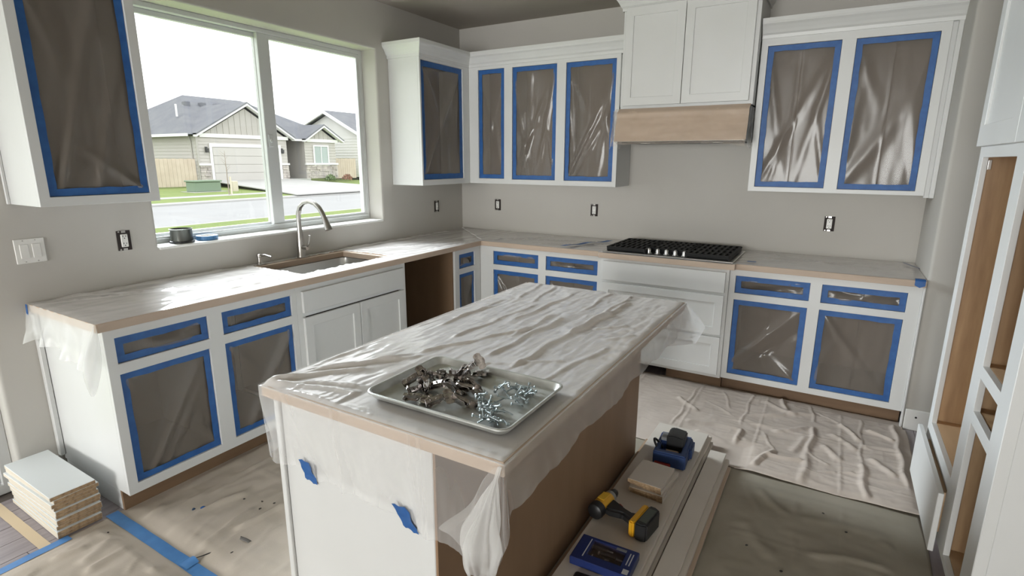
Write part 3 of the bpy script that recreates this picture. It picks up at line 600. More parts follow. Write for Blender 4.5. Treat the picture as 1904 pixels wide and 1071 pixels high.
# ---------------------------------------------------------------- cooktop
ck = thing('cooktop', 'black gas cooktop with cast-iron grates and five steel knobs', 'cooktop', (2.215, -.40, TZ))
Z0 = TZ + .004
weld(hole_slab((1.758, 2.672), (-.682, -.125), [], TP_, Z0, Z0 + .008)).build('base_plate', STEEL, ck, .003)
bx('burner_pan', (1.79, -.665, Z0 + .0082), (2.64, -.15, Z0 + .0095), mat('black_enamel', (.010, .010, .011), .6), ck, 0)
for i, (cx, cy, r) in enumerate(((1.93, -.53, .036), (1.93, -.27, .045), (2.215, -.34, .055), (2.50, -.53, .036), (2.50, -.27, .045))):
    MB().lathe((cx, cy, Z0 + .010), [(r, 0), (r, .008), (r * .85, .009), (r * .82, .016), (r * .3, .018)], 18).build('burner', BLACKI, ck, smooth='auto')
def grate(x0, x1, y0, y1, notch=None):
    mb = MB(); zt = Z0 + .042; w = .0095
    def bar(a, b, z=zt, h=.012):
        a = Vector(a); b = Vector(b); d = (b - a).normalized(); nn = Vector((-d.y, d.x)) * w
        q = [a + nn, a - nn, b - nn, b + nn]
        mb.add([(p.x, p.y, z - h) for p in q] + [(p.x, p.y, z) for p in q], [(0, 1, 2, 3), (4, 5, 6, 7), (0, 1, 5, 4), (1, 2, 6, 5), (2, 3, 7, 6), (3, 0, 4, 7)])
    for y in (y0, y1): bar((x0, y), (x1, y))
    for x in (x0, x1): bar((x, y0), (x, y1))
    for k in range(1, 7): bar((x0 + (x1 - x0) * k / 7, y0), (x0 + (x1 - x0) * k / 7, y1))
    ym = (y0 + y1) / 2
    bar((x0, ym), (x1, ym)); bar((x0, y0 + (y1 - y0) * .25), (x1, y0 + (y1 - y0) * .25)); bar((x0, y0 + (y1 - y0) * .75), (x1, y0 + (y1 - y0) * .75))
    # sloping skirt bars and feet
    for x in (x0, x1):
        mb.box((x - .006, y0 - .004, zt - .030), (x + .006, y1 + .004, zt - .010))
        for y in (y0 + .012, y1 - .012): mb.box((x - .007, y - .009, Z0 + .009), (x + .007, y + .009, zt))
    for y in (y0, y1): mb.box((x0, y - .005, zt - .024), (x1, y + .005, zt - .011))
    return mb.build('grate', BLACKI, ck, fix=False)
grate(1.790, 2.068, -.655, -.155); grate(2.078, 2.352, -.545, -.155); grate(2.362, 2.640, -.655, -.155)
for k in range(5):
    x = 2.090 + k * .0625
    MB().lathe((x, -.622, Z0 + .0083), [(.021, 0), (.021, .004), (.016, .006), (.0145, .030), (.012, .033)], 16).box((x - .0035, -.637, Z0 + .037), (x + .0035, -.607, Z0 + .046)).build('knob', STEEL, ck, smooth='auto')
# ---------------------------------------------------------------- outlets and switches
def outlet(T, u, z, label, tilt=0):
    o = thing('wall_outlet', label, 'outlet', T(u, 0, z))
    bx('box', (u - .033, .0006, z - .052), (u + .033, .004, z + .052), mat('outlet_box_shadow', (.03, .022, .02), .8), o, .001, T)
    mb = MB().box((u - .017, .004, z - .034), (u + .017, .010, z + .034), 0, T); mb.build('receptacle', SOCKET, o, .003)
    for dz in (-.019, .019):
        m2 = MB()
        for du, h in ((-.0065, .008), (.0065, .0065)): m2.box((u + du - .0014, .0101, z + dz + .001), (u + du + .0014, .0108, z + dz + .001 + h), 0, T)
        m2.box((u - .0025, .0101, z + dz - .009), (u + .0025, .0108, z + dz - .004), 0, T); m2.build('slots', BLACKP, o)
    for dz in (-.047, .047):
        m2 = MB().box((u - .010, .0045, z + dz - .006), (u + .010, .006, z + dz + .006), 0, T); m2.box((u - .026, .0045, z + dz - .003), (u - .018, .0062, z + dz + .003), 0, T); m2.build('mounting_ear', NICKEL, o)
    return o
outlet(TA, -3.054, 1.157, 'uncovered wall outlet under window cabinet, right of the light switches'); outlet(TA, -.412, 1.158, 'uncovered wall outlet between window and room corner')
outlet(TB, .419, 1.163, 'uncovered wall outlet on back wall nearest the room corner'); outlet(TB, 1.406, 1.158, 'uncovered wall outlet on back wall left of the cooktop'); outlet(TB, 3.186, 1.147, 'uncovered wall outlet on back wall right of the cooktop')
so = thing('switch_plate', 'white double rocker switch plate low left of the window', 'light switch', (0, -3.45, 1.157))
bx('plate', (.0006, -3.508, 1.100), (.0065, -3.394, 1.214), SOCKET, so, .002)
for y in (-3.474, -3.428):
    r_ = bx('rocker', (.0066, y - .0165, 1.124), (.0105, y + .0165, 1.190), SOCKET, so, .002)
    for z in (1.108, 1.206): MB().cyl((.0064, y, z), (.0075, y, z), .003, None, 8).build('screw', NICKEL, so)
# ---------------------------------------------------------------- window sill things
cn = thing('can', 'open grey metal can standing on the window sill', 'can', (-.085, -2.71, WIN[2] + .004))
MB().lathe((-.085, -2.71, WIN[2] + .0035), [(.060, 0), (.061, .004), (.060, .008), (.058, .075), (.061, .080), (.059, .081), (.056, .076), (.056, .012), (.0, .010)], 28).build('body', mat('dull_can_metal', (.17, .175, .16), .35, .7, var=(9, (.06, .065, .06)), stretch=(1, 1, .2)), cn, smooth='auto')
MB().lathe((-.085, -2.71, WIN[2] + .0032), [(.066, 0), (.066, .010), (.0625, .012)], 28).build('base_rim', BLACKP, cn, smooth='auto')
tr_ = thing('tape_roll', 'roll of blue painter tape lying on the window sill', 'tape roll', (-.075, -2.565, WIN[2] + .004))
def ring(name, c, ro, ri, h, m, p):
    mb = MB(); mb.lathe(c, [(ro, 0), (ro, h), (ri, h), (ri, 0)], 30); mb.f = mb.f[:-2]; mb.mi = mb.mi[:-2]
    n = 30; mb.f += [(3 * n + i, 3 * n + (i + 1) % n, (i + 1) % n, i) for i in range(n)]; mb.mi += [0] * n
    return mb.build(name, m, p, smooth='auto')
ring('tape', (-.075, -2.565, WIN[2] + .0032), .060, .041, .026, mat('tape_roll_blue', (.05, .17, .36), .45), tr_); ring('core', (-.075, -2.565, WIN[2] + .0032), .0408, .038, .026, mat('card_core', (.6, .58, .54), .8), tr_)

# ================================================================ island
IX0, IX1, IY0, IY1 = 1.785, 2.645, -3.54, -1.865
ib = thing('kitchen_island', 'kitchen island base with white end panel and raw brown long side', 'kitchen island', (2.1, -2.6, 0))
bx('core', (1.81, -3.488, .004), (2.411, -1.79, .870), DARKIN, ib, 0)
bx('end_panel', (1.800, -3.494, .004), (2.400, -3.4885, .870), PAINT, ib, .001)
bx('corner_stile', (1.788, -3.506, .004), (1.810, -3.4945, .870), PAINT, ib, .0025); bx('corner_stile', (2.386, -3.506, .004), (2.412, -3.4945, .870), PAINT, ib, .0025)
bx('long_side_panel', (2.4115, -3.505, .004), (2.420, -1.78, .870), mat('island_hardboard', (.30, .19, .115), .6, var=(7, (.25, .155, .09)), stretch=(1, 1, .25)), ib, .001)
bx('far_panel', (1.80, -1.7895, .004), (2.411, -1.782, .870), PAINT, ib, .001)
bx('work_side_panel', (1.800, -3.4875, .004), (1.8095, -1.79, .870), PAINT, ib, .001)
it = bx('worktop', (IX0, IY0, .876), (IX1, IY1, TZ), KRAFT, None, .003); tag(it, 'island worktop with tan paper edge under draped plastic', 'countertop')
ic = thing('plastic_cover', 'large clear plastic cover draped over the island worktop', 'plastic sheet', (2.2, -2.7, TZ))
RI = [(((2.02, -3.08), (2.12, -2.87)), .010, .008), (((2.12, -2.87), (2.21, -2.64)), .010, .008), (((2.37, -3.02), (2.38, -2.62)), .012, .009), (((2.38, -2.62), (2.41, -2.27)), .012, .010), (((2.25, -2.98), (2.25, -2.71)), .010, .008), (((2.25, -2.71), (2.27, -2.44)), .012, .008), (((2.38, -2.60), (2.43, -2.04)), .010, .009), (((2.21, -2.76), (2.21, -2.42)), .009, .006), (((1.88, -1.89), (1.93, -2.23)), .010, .005), (((1.97, -1.88), (2.02, -2.26)), .010, .005), (((2.44, -2.51), (2.54, -2.40)), .012, .006), (((1.88, -2.80), (1.89, -2.30)), .008, .005), (((2.38, -2.41), (2.40, -1.90)), .008, .006), (((2.52, -2.62), (2.61, -2.51)), .012, .006), (((1.86, -2.66), (1.91, -2.43)), .008, .005),
    (((1.79, -3.53), (1.81, -3.13)), .010, .006), (((1.79, -3.53), (1.98, -3.29)), .012, .010), (((1.79, -3.53), (2.01, -3.13)), .012, .011), (((1.84, -3.53), (2.10, -3.525)), .008, .005), (((1.82, -3.52), (2.16, -3.42)), .009, .006), (((2.09, -3.53), (2.09, -3.43)), .006, .006), (((1.79, -3.53), (2.06, -3.40)), .010, .008), (((1.84, -3.39), (2.05, -3.10)), .010, .007), (((2.02, -2.9), (2.06, -2.3)), .009, .006), (((2.10, -2.6), (2.13, -2.0)), .009, .006), (((2.30, -2.3), (2.28, -1.9)), .008, .005), (((2.50, -3.1), (2.57, -2.7)), .010, .006), (((2.2, -3.1), (2.5, -2.9)), .008, .004)]
def topI(x, y):
    e = min(x - IX0, IX1 - x, y - IY0, IY1 - y); ee = max(0, min(1, e / .025)); h = .0028 * fold(y, x, 1.7) + .0032 * fold(y * 1.8, x * 2.6, 5.2) + .002 * fold(y * 3.5 + x, x * 4 - y, 2.2) + sum(rib(x, y, *p, w_, a) for p, w_, a in RI)
    ft = max(0, min(1, max((2.10 - x), (x - 2.62), (-3.50 - y), (y + 3.12)) / .03 + .0)) # lies flat under the pan
    return (x, y, TZ + .0015 + ee * min(h, .022) * ft - .004 * (1 - min(1, e / .012)) if e < .012 else TZ + .0015 + ee * min(h, .022) * ft)
mb = MB().grid(lin(IX0 - .003, IX1 + .003, 150), lin(IY0 - .003, IY1 + .003, 200), topI); mb.build('top_film', F_TOP, ic, smooth=True, fix=False)
pts, outs, Ls, kind, par = [], [], [], [], []
def P_(p, o, l, k, t): pts.append(p); outs.append(o); Ls.append(l); kind.append(k); par.append(t)
for i in range(70): y = IY1 - .01 + (IY0 - IY1 + .01) * i / 69; P_((IX0 - .003, y), (-1, 0), .14 + .012 * math.sin(i * .4) + .08 * max(0, i / 69 - .8) * 5, 'l', i / 69)
for i in range(1, 9): a = i / 9 * PI / 2; P_((IX0 - .003, IY0 - .003), (-math.cos(a), -math.sin(a)), .225 + .02 * math.sin(PI * i / 9), 'c', i / 9)
for i in range(110): t = i / 109; P_((IX0 + (IX1 - IX0) * t, IY0 - .003), (0, -1), .262 - .018 * max(0, t - .7) / .3 + .004 * math.sin(i * .33) - .008 * math.sin(t * 7) + .018 * t, 'n', t)
for i in range(1, 9): a = i / 9 * PI / 2; P_((IX1 + .003, IY0 - .003), (math.sin(a), -math.cos(a)), .25 - .12 * i / 9, 'd', i / 9)
for i in range(130): t = i / 129; P_((IX1 + .003, IY0 + (IY1 - IY0) * t), (1, 0), .112 + .008 * math.sin(t * 19) + .006 * math.sin(t * 47) - .02 * max(0, t - .8), 'r', t)
for i in range(70): t = i / 69; P_((IX1 - (IX1 - IX0) * t, IY1 + .003), (0, 1), .12 + .01 * math.sin(t * 22), 'f', t)
def offI(i, t, pp=None):
    k = kind[i]; p = par[i] if pp is None else pp; g = max(0, t - .16)
    if k == 'n':
        o = .003 + .0 * t + g * (.012 * N.noise(Vector((p * 9, t * 1.5, 2))) + .014 * abs(N.noise(Vector((p * 22, t * 1.2, 8)))) + .010)
        o += .018 * ridge(p - .37, .012) * (.3 + g) + .014 * ridge(p - .73, .016) * (.4 + g) + .010 * ridge(p - .69, .01) * (.4 + g) + .012 * ridge(p - .13 - .12 * t, .018) * (.3 + g)
        u_ = max(0, min(1, (t - .14) / .8)); u_ = u_ * u_ * (3 - 2 * u_); free = max(0, min(1, (p - .72) / .13)); kt = min(1, ridge(p - .155, .045) + ridge(p - .608, .045))
        o = o * (1 - .85 * kt * u_) - (1 - free) * u_ * (.033 + .011 * kt)
        return max(.002 - (1 - free) * u_ * (.036 + .0095 * kt), o), .006 * N.noise(Vector((p * 14, t * 3, 4))) * g
    if k == 'c': return .003 - .02 * g, 0
    if k == 'l': return .003 + .012 * g * abs(N.noise(Vector((p * 16, t, 3)))) - .02 * g * max(0, p - .8) * 5, 0
    if k == 'd': return .004 + .03 * g * math.sin(PI * p) , 0
    return .003 + t * (.012 + .014 * N.noise(Vector((p * 7, t * 1.5, 6))) + .010 * abs(N.noise(Vector((p * 26, t, 1))))), 0
mb = MB(); skirt(mb, pts, outs, Ls, TZ + .0006, 24, offI); mb.build('hanging_film', F_HANG, ic, smooth=True, fix=False)
def bag(a, t): # gathered corner of the sheet, twisting down from the corner and ballooning like a small bag
    r = .004 + .050 * max(0, t - .12) ** .9 * 1.35 if t < .72 else (.004 + .050 * .60 ** .9 * 1.35) * (1 - .35 * ((t - .72) / .28) ** 2)
    pl = 1 + .30 * math.sin(a * 4 + t * 3) * (1 - .4 * t) + .16 * math.sin(a * 9 - t * 5) + .25 * N.noise(Vector((math.cos(a) * 1.5, math.sin(a) * 1.5, t * 4)))
    cx = IX1 - .003 - .035 * math.sin(t * PI * .62) - .012 * t; cy = IY0 - .012 - .022 * t
    return (cx + r * pl * math.cos(a) * 1.0, cy + r * pl * math.sin(a) * .6, TZ - .004 - .288 * t + .014 * math.sin(a * 3 + 1) * t * t)
MB().grid([2 * PI * i / 60 for i in range(61)], lin(0, 1, 40), bag).build('gathered_corner', F_HANGW, ic, smooth=True, fix=False)
def side_wing(s, t): # loose pleat left of the gathered corner
    return (IX1 - .010 - .155 * s * t + .010 * math.sin(t * 7 + s * 4), IY0 - .010 - .020 * math.sin(PI * s) * t - .012 * t, TZ - .01 - (.23 - .030 * s) * t + .008 * math.sin(s * 11) * t)
MB().grid(lin(0, 1, 20), lin(0, 1, 26), side_wing).build('corner_pleat', F_HANG, ic, smooth=True, fix=False)
def flap(s, t): # stiff sheet end sticking out past the far right corner
    A, B, C, D = Vector((2.648, -1.87, .912)), Vector((2.70, -1.60, .725)), Vector((2.685, -1.74, .675)), Vector((2.655, -2.23, .80))
    E_ = A.lerp(Vector((2.650, -2.22, .89)), s); G = B.lerp(C, s * 1.0) if s < .45 else C.lerp(D, (s - .45) / .55)
    if s < .45: G = B.lerp(C, s / .45)
    p = E_.lerp(G, t); p.x += .010 * math.sin(PI * t) * (1 + .8 * math.sin(s * 8)); return p
MB().grid(lin(0, 1, 24), lin(0, 1, 16), flap).build('corner_flap', F_HANG, ic, smooth=True, fix=False)
def itape(s, t, x0, z0, lean):   # stuck half on the film, half on the panel below its hem
    x = x0 + .054 * s + lean * t + .003 * math.sin(t * 5 + s); z = z0 - .068 * t - .010 * s + .003 * math.sin(s * 12 + t * 3)
    p = (x - IX0) / (IX1 - IX0); L_ = .262 + .018 * p - .008 * math.sin(p * 7); tt = (TZ - z) / L_
    yf = IY0 - .003 - offI(i_near, min(1, tt), p)[0] - .0035
    return (x, yf if tt < 1 else yf + (-3.4985 - yf) * min(1, (tt - 1) / .1), z)
i_near = kind.index('n')
tape_piece('tape_piece', 'left blue tape tab holding plastic to island end panel', lambda s, t: itape(s, t, 1.892, .682, .008), 6, 10)
tape_piece('tape_piece', 'right blue tape tab on island end panel, nearer gathered corner', lambda s, t: itape(s, t, 2.270, .664, .028), 6, 10)
# ---------------------------------------------------------------- sheet pan with hinges and screws
PZ = TZ + .003
pan = thing('sheet_pan', 'aluminium sheet pan holding hinges and screws on the island', 'baking tray', (2.366, -3.29, PZ))
def rr(x0, x1, y0, y1, r, z): return [(x, y, z) for x, y in rrect(x0, x1, y0, y1, r, 6)]
px0, px1, py0, py1 = 2.135, 2.599, -3.4585, -3.122
loft(MB(), [rr(px0, px1, py0, py1, .032, PZ + .019), rr(px0 - .0035, px1 + .0035, py0 - .0035, py1 + .0035, .035, PZ + .021), rr(px0 - .0035, px1 + .0035, py0 - .0035, py1 + .0035, .035, PZ + .0245), rr(px0, px1, py0, py1, .032, PZ + .0262), rr(px0 + .005, px1 - .005, py0 + .005, py1 - .005, .029, PZ + .0245), rr(px0 + .014, px1 - .014, py0 + .014, py1 - .014, .024, PZ + .006), rr(px0 + .021, px1 - .021, py0 + .021, py1 - .021, .020, PZ + .0025)]).build('pan_inside', PAN, pan, smooth='auto')
loft(MB(), [rr(px0 + .002, px1 - .002, py0 + .002, py1 - .002, .030, PZ + .0185), rr(px0 + .012, px1 - .012, py0 + .012, py1 - .012, .024, PZ + .004), rr(px0 + .019, px1 - .019, py0 + .019, py1 - .019, .02, PZ)]).build('pan_underside', PAN, pan, smooth='auto')
FZ = PZ + .0026
# concealed cabinet hinge: mounting plate, arm, cup
def hinge_meshes():
    pl = MB(); pl.prism([(-.026, -.010), (-.014, -.020), (-.004, -.012), (.018, -.012), (.026, -.006), (.026, .006), (.018, .012), (-.004, .012), (-.014, .020), (-.026, .010)], 'z', .0, .003)
    pl.box((-.022, -.007, .003), (.020, .007, .007))
    for x, y in ((-.018, .012), (-.018, -.012), (.010, 0)): pl.cyl((x, y, .003), (x, y, .0085), .0038, None, 10)
    ar = MB()
    for s in (-1, 1): ar.prism([(-.026, .006), (-.020, .0155), (.028, .0205), (.038, .016), (.040, .008), (.028, .009)], 'y', s * .0085, s * .0072)
    ar.prism([(-.026, .0145), (.030, .0200), (.030, .0212), (-.026, .0157)], 'y', -.0085, .0085)
    ar.cyl((.034, -.011, .012), (.034, .011, .012), .0028, None, 8); ar.cyl((-.008, 0, .017), (-.008, 0, .0205), .0042, None, 10); ar.cyl((.010, 0, .019), (.010, 0, .0225), .0036, None, 10)
    cu = MB(); cu.lathe((.050, 0, .010), [(.0175, -.0105), (.0175, -.001), (.0195, 0), (.0195, .0015), (.0155, .0015), (.0145, -.008)], 18)
    cu.prism([(.036, -.026), (.044, -.031), (.056, -.031), (.064, -.026), (.064, .026), (.056, .031), (.044, .031), (.036, .026)], 'z', .0085, .0100)
    cu.box((.034, -.007, .006), (.050, .007, .0155))
    return pl, ar, cu
hg = thing('cabinet_hinge', '', 'hinge', group='cabinet hinges on the sheet pan'); hp, ha, hcup = hinge_meshes()
hp = hp.build('mounting_plate', HINGEM, hg, .0006, local=True); ha = ha.build('arm', HINGEM, hg, .0004, local=True); hcup = hcup.build('cup', HINGEM, hg, smooth='auto', local=True)
def copy_tree(root):
    c = root.copy(); COL.objects.link(c)
    for ch in root.children:
        d = ch.copy(); COL.objects.link(d); d.parent = c; d.matrix_parent_inverse = ch.matrix_parent_inverse
    return c
HL = [((2.185, -3.325, .012), (35, -20, 62), 'long bright hinge at the far left of the pile, plate face up'), ((2.200, -3.262, .010), (-25, 10, 20), 'hinge at the back left of the pile, behind the long bright one'),
      ((2.232, -3.232, .009), (15, 25, 150), 'hinge lying right of the back left hinge, cup towards it'), ((2.262, -3.205, .012), (60, 15, 75), 'hinge standing on edge in the middle of the back row'),
      ((2.285, -3.165, .020), (70, -30, 40), 'topmost hinge at the back, cup raised towards the far pan corner'), ((2.335, -3.185, .010), (-15, 20, 100), 'rightmost hinge of the back row near the far screws'),
      ((2.275, -3.312, .010), (20, -15, 15), 'pale hinge in the centre of the pan, clear of its neighbours'), ((2.290, -3.262, .018), (-50, 20, 55), 'hinge heaped on the centre of the pile'),
      ((2.322, -3.288, .012), (40, 30, 120), 'hinge leaning right of the centre of the pile'), ((2.358, -3.300, .018), (-65, 10, 20), 'hinge with upright cup at the right of the pile'),
      ((2.235, -3.372, .012), (55, 10, 95), 'hinge with raised cup near the front left of the pile'), ((2.262, -3.408, .006), (5, 5, 25), 'flat hinge nearest the front left pan edge'),
      ((2.336, -3.400, .010), (25, -10, 48), 'long hinge lying along the front edge of the pile'), ((2.392, -3.368, .014), (-70, 25, 15), 'hinge tipped on its side at the front right of the pile'),
      ((2.212, -3.290, .024), (30, 35, 100), 'hinge resting across the two leftmost hinges'), ((2.305, -3.235, .022), (15, -40, 10), 'hinge bridging the back row and the centre of the pile'),
      ((2.338, -3.330, .030), (-20, 50, 70), 'hinge on top of the right of the pile, arm up'), ((2.262, -3.350, .020), (80, 0, 130), 'hinge on edge behind the front left hinges'), ((2.372, -3.262, .008), (10, -15, 160), 'hinge at the right, lying between pile and far screws')]
for i, (p, e, lab) in enumerate(HL):
    o = hg if i == 0 else copy_tree(hg); o.location = (p[0], p[1], FZ + p[2] + .002); o.rotation_euler = [math.radians(a) for a in e]; o['label'] = lab; o.scale = (.86, .86, .86)
sc0 = thing('screw', '', 'screw', group='screws')
mb = MB().lathe((0, 0, 0), [(.0015, 0), (.0020, .004), (.0020, .030), (.0024, .031), (.0048, .0335), (.0048, .0350), (.0030, .0362)], 8); s1 = mb.build('shank', SCREWM, sc0, smooth='auto', local=True)
mb = MB()
for k in range(5): mb.lathe((0, 0, .004 + k * .005), [(.0020, 0), (.0026, .0012), (.0020, .0024)], 7)
mb.build('thread', SCREWM, sc0, smooth='auto', local=True)
r = random.Random(5); first = True
NEAR = [((2.413, -3.292), (2.47, -3.33)), ((2.44, -3.31), (2.50, -3.35)), ((2.45, -3.34), (2.53, -3.37)), ((2.47, -3.37), (2.55, -3.35)), ((2.48, -3.40), (2.56, -3.40)), ((2.50, -3.42), (2.55, -3.39))]
FAR = [((2.435, -3.225), (2.47, -3.215)), ((2.47, -3.21), (2.51, -3.17)), ((2.49, -3.19), (2.54, -3.20)), ((2.48, -3.23), (2.545, -3.22)), ((2.50, -3.25), (2.55, -3.25)), ((2.48, -3.27), (2.545, -3.28))]
for segs, cnt, lab, grp in ((NEAR, 46, 'zinc screw in the pile of screws near the pan front right corner', 'screws in the near pile'), (FAR, 42, 'zinc screw in the farther pile of screws by the pan right end', 'screws in the far pile')):
    for i in range(cnt):
        a, b = segs[i % len(segs)]; t = r.random(); x = a[0] + (b[0] - a[0]) * t + r.gauss(0, .006); y = a[1] + (b[1] - a[1]) * t + r.gauss(0, .006)
        lift = .004 + .0042 * (i // 14) + r.uniform(0, .002); az = r.uniform(0, 2 * PI); el = r.uniform(-.10, .22) + .10 * (i // 14)
        o = sc0 if first else copy_tree(sc0); first = False
        d = Vector((math.cos(az) * math.cos(el), math.sin(az) * math.cos(el), math.sin(el)))
        o.rotation_euler = d.to_track_quat('Z', 'Y').to_euler(); o.location = Vector((x, y, FZ + lift)) - d * .016 + Vector((0, 0, .016 * abs(math.sin(el)) + .001)); o['label'] = lab; o['group'] = grp
# ---------------------------------------------------------------- long boards beside the island and what lies on them
GB = 'long boards stacked on the floor beside the island'
def board(name, a, b, m, label, grp, cat='board', bev=.0015, rot=0):
    c = Vector(((a[0] + b[0]) / 2, (a[1] + b[1]) / 2, a[2])); o = MB().box(Vector(a) - c, Vector(b) - c).build(name, m, None, bev); o.location = c
    if rot: o.rotation_euler = (0, 0, rot)
    return tag(o, label, cat, grp)
board('long_board', (2.432, -3.30, .010), (2.752, -1.62, .022), mat('hardboard_sheet', (.34, .24, .16), .7), 'thin brown backing sheet lying under the white boards beside the island', GB)
board('long_board', (2.472, -3.28, .0222), (2.778, -1.50, .0402), BOARDW, 'lowest wide white board of the stack beside the island', GB)
board('long_board', (2.474, -3.26, .0404), (2.765, -1.475, .0584), BOARDW, 'middle wide white board of the stack beside the island', GB)
board('long_board', (2.470, -3.30, .0586), (2.748, -1.49, .0766), BOARDW, 'top wide white board carrying the drill beside the island', GB)
TB_ = 'narrow trim boards stacked right of the wide boards'
board('trim_board', (2.800, -3.30, .010), (2.905, -1.70, .026), KRAFT, 'lowest narrow trim board, tan edged, right of the wide boards', TB_)
board('trim_board', (2.796, -3.32, .0262), (2.890, -1.66, .0442), BOARDW, 'middle narrow white trim board right of the wide boards', TB_)
board('trim_board', (2.788, -3.30, .0444), (2.868, -1.635, .0624), BOARDW, 'top narrow white trim board right of the wide boards', TB_)
DZ_ = .0768
SB = 'short white boards stacked on the long boards'
for i, (dx, dy, rz, lab) in enumerate(((.012, .004, -.05, 'bottom short white board of the small stack behind the drill'), (.004, -.004, .02, 'second short white board from the bottom behind the drill'), (.008, .012, -.10, 'third short white board, turned slightly, behind the drill'), (-.004, .0, .0, 'top short white board of the small stack behind the drill'))):
    cx, cy = 2.622 + dx, -2.165 + dy; z = DZ_ + i * .0182
    o = MB().box((-.078, -.100, 0), (.078, .100, .018)).build('short_board', [BOARDW], None, .001); o.location = (cx, cy, z); o.rotation_euler = (0, 0, -.05 + rz)
    bx('cut_edge', (-.0775, -.1004, .001), (.0775, -.1000, .017), CHIP, None, 0).parent = o; tag(o, lab, 'board', SB)
    o.children[0]['label'] = 'brown cut edge'
# drill lying on its side
dl = thing('cordless_drill', 'yellow and black cordless drill lying on the white boards', 'drill', (2.55, -2.45, DZ_), (0, 0, math.radians(-8)))
def dloc(o): return o
hz = .040
def dmb(name, m, mb, **k): return mb.build(name, m, dl, local=True, **k)
dmb('motor_housing', YELLOW, MB().lathe((-.055, -.010, hz), [(.026, -.052), (.034, -.046), (.036, .0), (.034, .035), (.029, .045)], 18, (0, 1, 0)), smooth='auto')
dmb('rear_cap', BLACKP, MB().lathe((-.055, -.092, hz), [(.022, -.004), (.033, .002), (.036, .012), (.036, .036), (.030, .042)], 18, (0, 1, 0)), smooth='auto')
dmb('gear_collar', mat('grey_plastic', (.32, .32, .31), .4), MB().lathe((-.055, .034, hz), [(.028, 0), (.027, .022), (.021, .026)], 18, (0, 1, 0)), smooth='auto')
dmb('chuck', BLACKP, MB().lathe((-.055, .060, hz), [(.020, 0), (.021, .018), (.016, .034), (.008, .044)], 16, (0, 1, 0)), smooth='auto')
def hprism(pts, z0, z1): return MB().prism(pts, 'z', z0, z1)
dmb('handle', BLACKP, hprism([(-.03, -.055), (-.03, .025), (-.005, .018), (.05, -.004), (.085, -.012), (.11, .012), (.11, -.075), (.085, -.058), (.05, -.045), (-.005, -.060)], hz - .019, hz + .019), bevel=.009, seg=3, smooth='auto')
dmb('trigger', REDP, hprism([(-.012, .012), (.010, .022), (.028, .012), (.026, -.004), (-.004, .002)], hz - .008, hz + .008), bevel=.002)
dmb('battery_mount', YELLOW, hprism([(.104, -.095), (.104, .045), (.128, .050), (.132, .040), (.132, -.090), (.126, -.100)], hz - .036, hz + .036), bevel=.006, seg=2, smooth='auto')
dmb('battery', BLACKP, hprism([(.132, -.098), (.132, .048), (.160, .050), (.182, .038), (.182, -.088), (.160, -.100)], hz - .0385, hz + .040), bevel=.006, seg=2, smooth='auto')
dmb('label_plate', mat('battery_label', (.06, .075, .06), .35), MB().box((.139, -.075, hz + .0402), (.172, .025, hz + .0408)))
dmb('side_badge', mat('yellow_badge', (.80, .50, .05), .4), MB().box((-.072, -.038, hz + .0335), (-.040, .018, hz + .0362)), bevel=.001)
# blue charger case with black battery, cord loop and red base
cg = thing('battery_charger', 'dark blue battery charger with black pack and cord loop on boards', 'charger', (2.635, -1.83, DZ_), (0, 0, math.radians(4)))
def cmb(name, m, mb, **k): return mb.build(name, m, cg, local=True, **k)
cmb('body', BLUEP, weld(hole_slab((-.080, .080), (-.125, .105), [(-.058, .05, -.09, .0)], TP_, 0, .075)), bevel=.006, seg=2, smooth='auto')
cmb('tray_floor', BLUEP, MB().box((-.060, -.092, .001), (.052, .002, .035)))
cmb('side_wing', BLUEP, MB().box((.062, -.02, .0), (.094, .098, .068)), bevel=.010, seg=2, smooth='auto')
cmb('battery_pack', BLACKP, MB().prism([(-.035, .030), (-.035, .112), (-.01, .122), (.055, .112), (.055, .040), (.03, .028)], 'y', -.012, .088), bevel=.006, seg=2, smooth='auto')
cmb('contact_block', mat('grey_contact', (.25, .26, .27), .4), MB().box((-.066, .0, .075), (-.036, .06, .094)), bevel=.003)
cmb('scrap_insert', mat('brown_card', (.32, .24, .17), .7), MB().box((-.03, -.07, .036), (.035, -.045, .058)), bevel=.004)
cmb('cord', BLACKP, MB().tube([(-.050 - .035 * math.sin(a) - .01 * a / PI, -.02 - .055 * (1 - math.cos(a)) * .5, .045 + .055 * math.sin(a * .95)) for a in [PI * i / 16 for i in range(17)]], .006, 8), smooth='auto')
cmb('red_base', REDP, MB().box((-.070, -.138, .0), (.010, -.112, .022)), bevel=.004)
# boxed bit set and phone
bs = thing('bit_set_box', 'blue boxed tool set with clear window, lying in front of the drill', 'tool set', (2.612, -2.745, DZ_), (0, 0, math.radians(1.5)))
def bmb(name, m, mb, **k): return mb.build(name, m, bs, local=True, **k)
bmb('card_box', BLUEC, weld(hole_slab((-.115, .115), (-.074, .074), [(-.060, .070, -.030, .056)], TP_, 0, .034)), bevel=.003)
bmb('tray', mat('black_tray', (.012, .012, .014), .5), MB().box((-.0605, -.0305, .001), (.0705, .0565, .012)))
bmb('window', CLEAR, MB().box((-.060, -.030, .0325), (.070, .056, .0332)))
for i, (x, y, l, a) in enumerate(((-.02, .036, .075, .06), (.02, .010, .085, -.02), (-.01, -.016, .06, .1))):
    d = Vector((math.cos(a), math.sin(a), 0)); c = Vector((x, y, .021))
    bmb('tool_handle', BLACKP, MB().cyl(c - d * l * .5, c + d * l * .25, .0082, .0075, 10), smooth='auto'); bmb('tool_shaft', STEEL, MB().cyl(c + d * l * .25, c + d * l * .55, .003, None, 8).cyl(c - d * l * .58, c - d * l * .5, .0075, None, 10), smooth='auto')
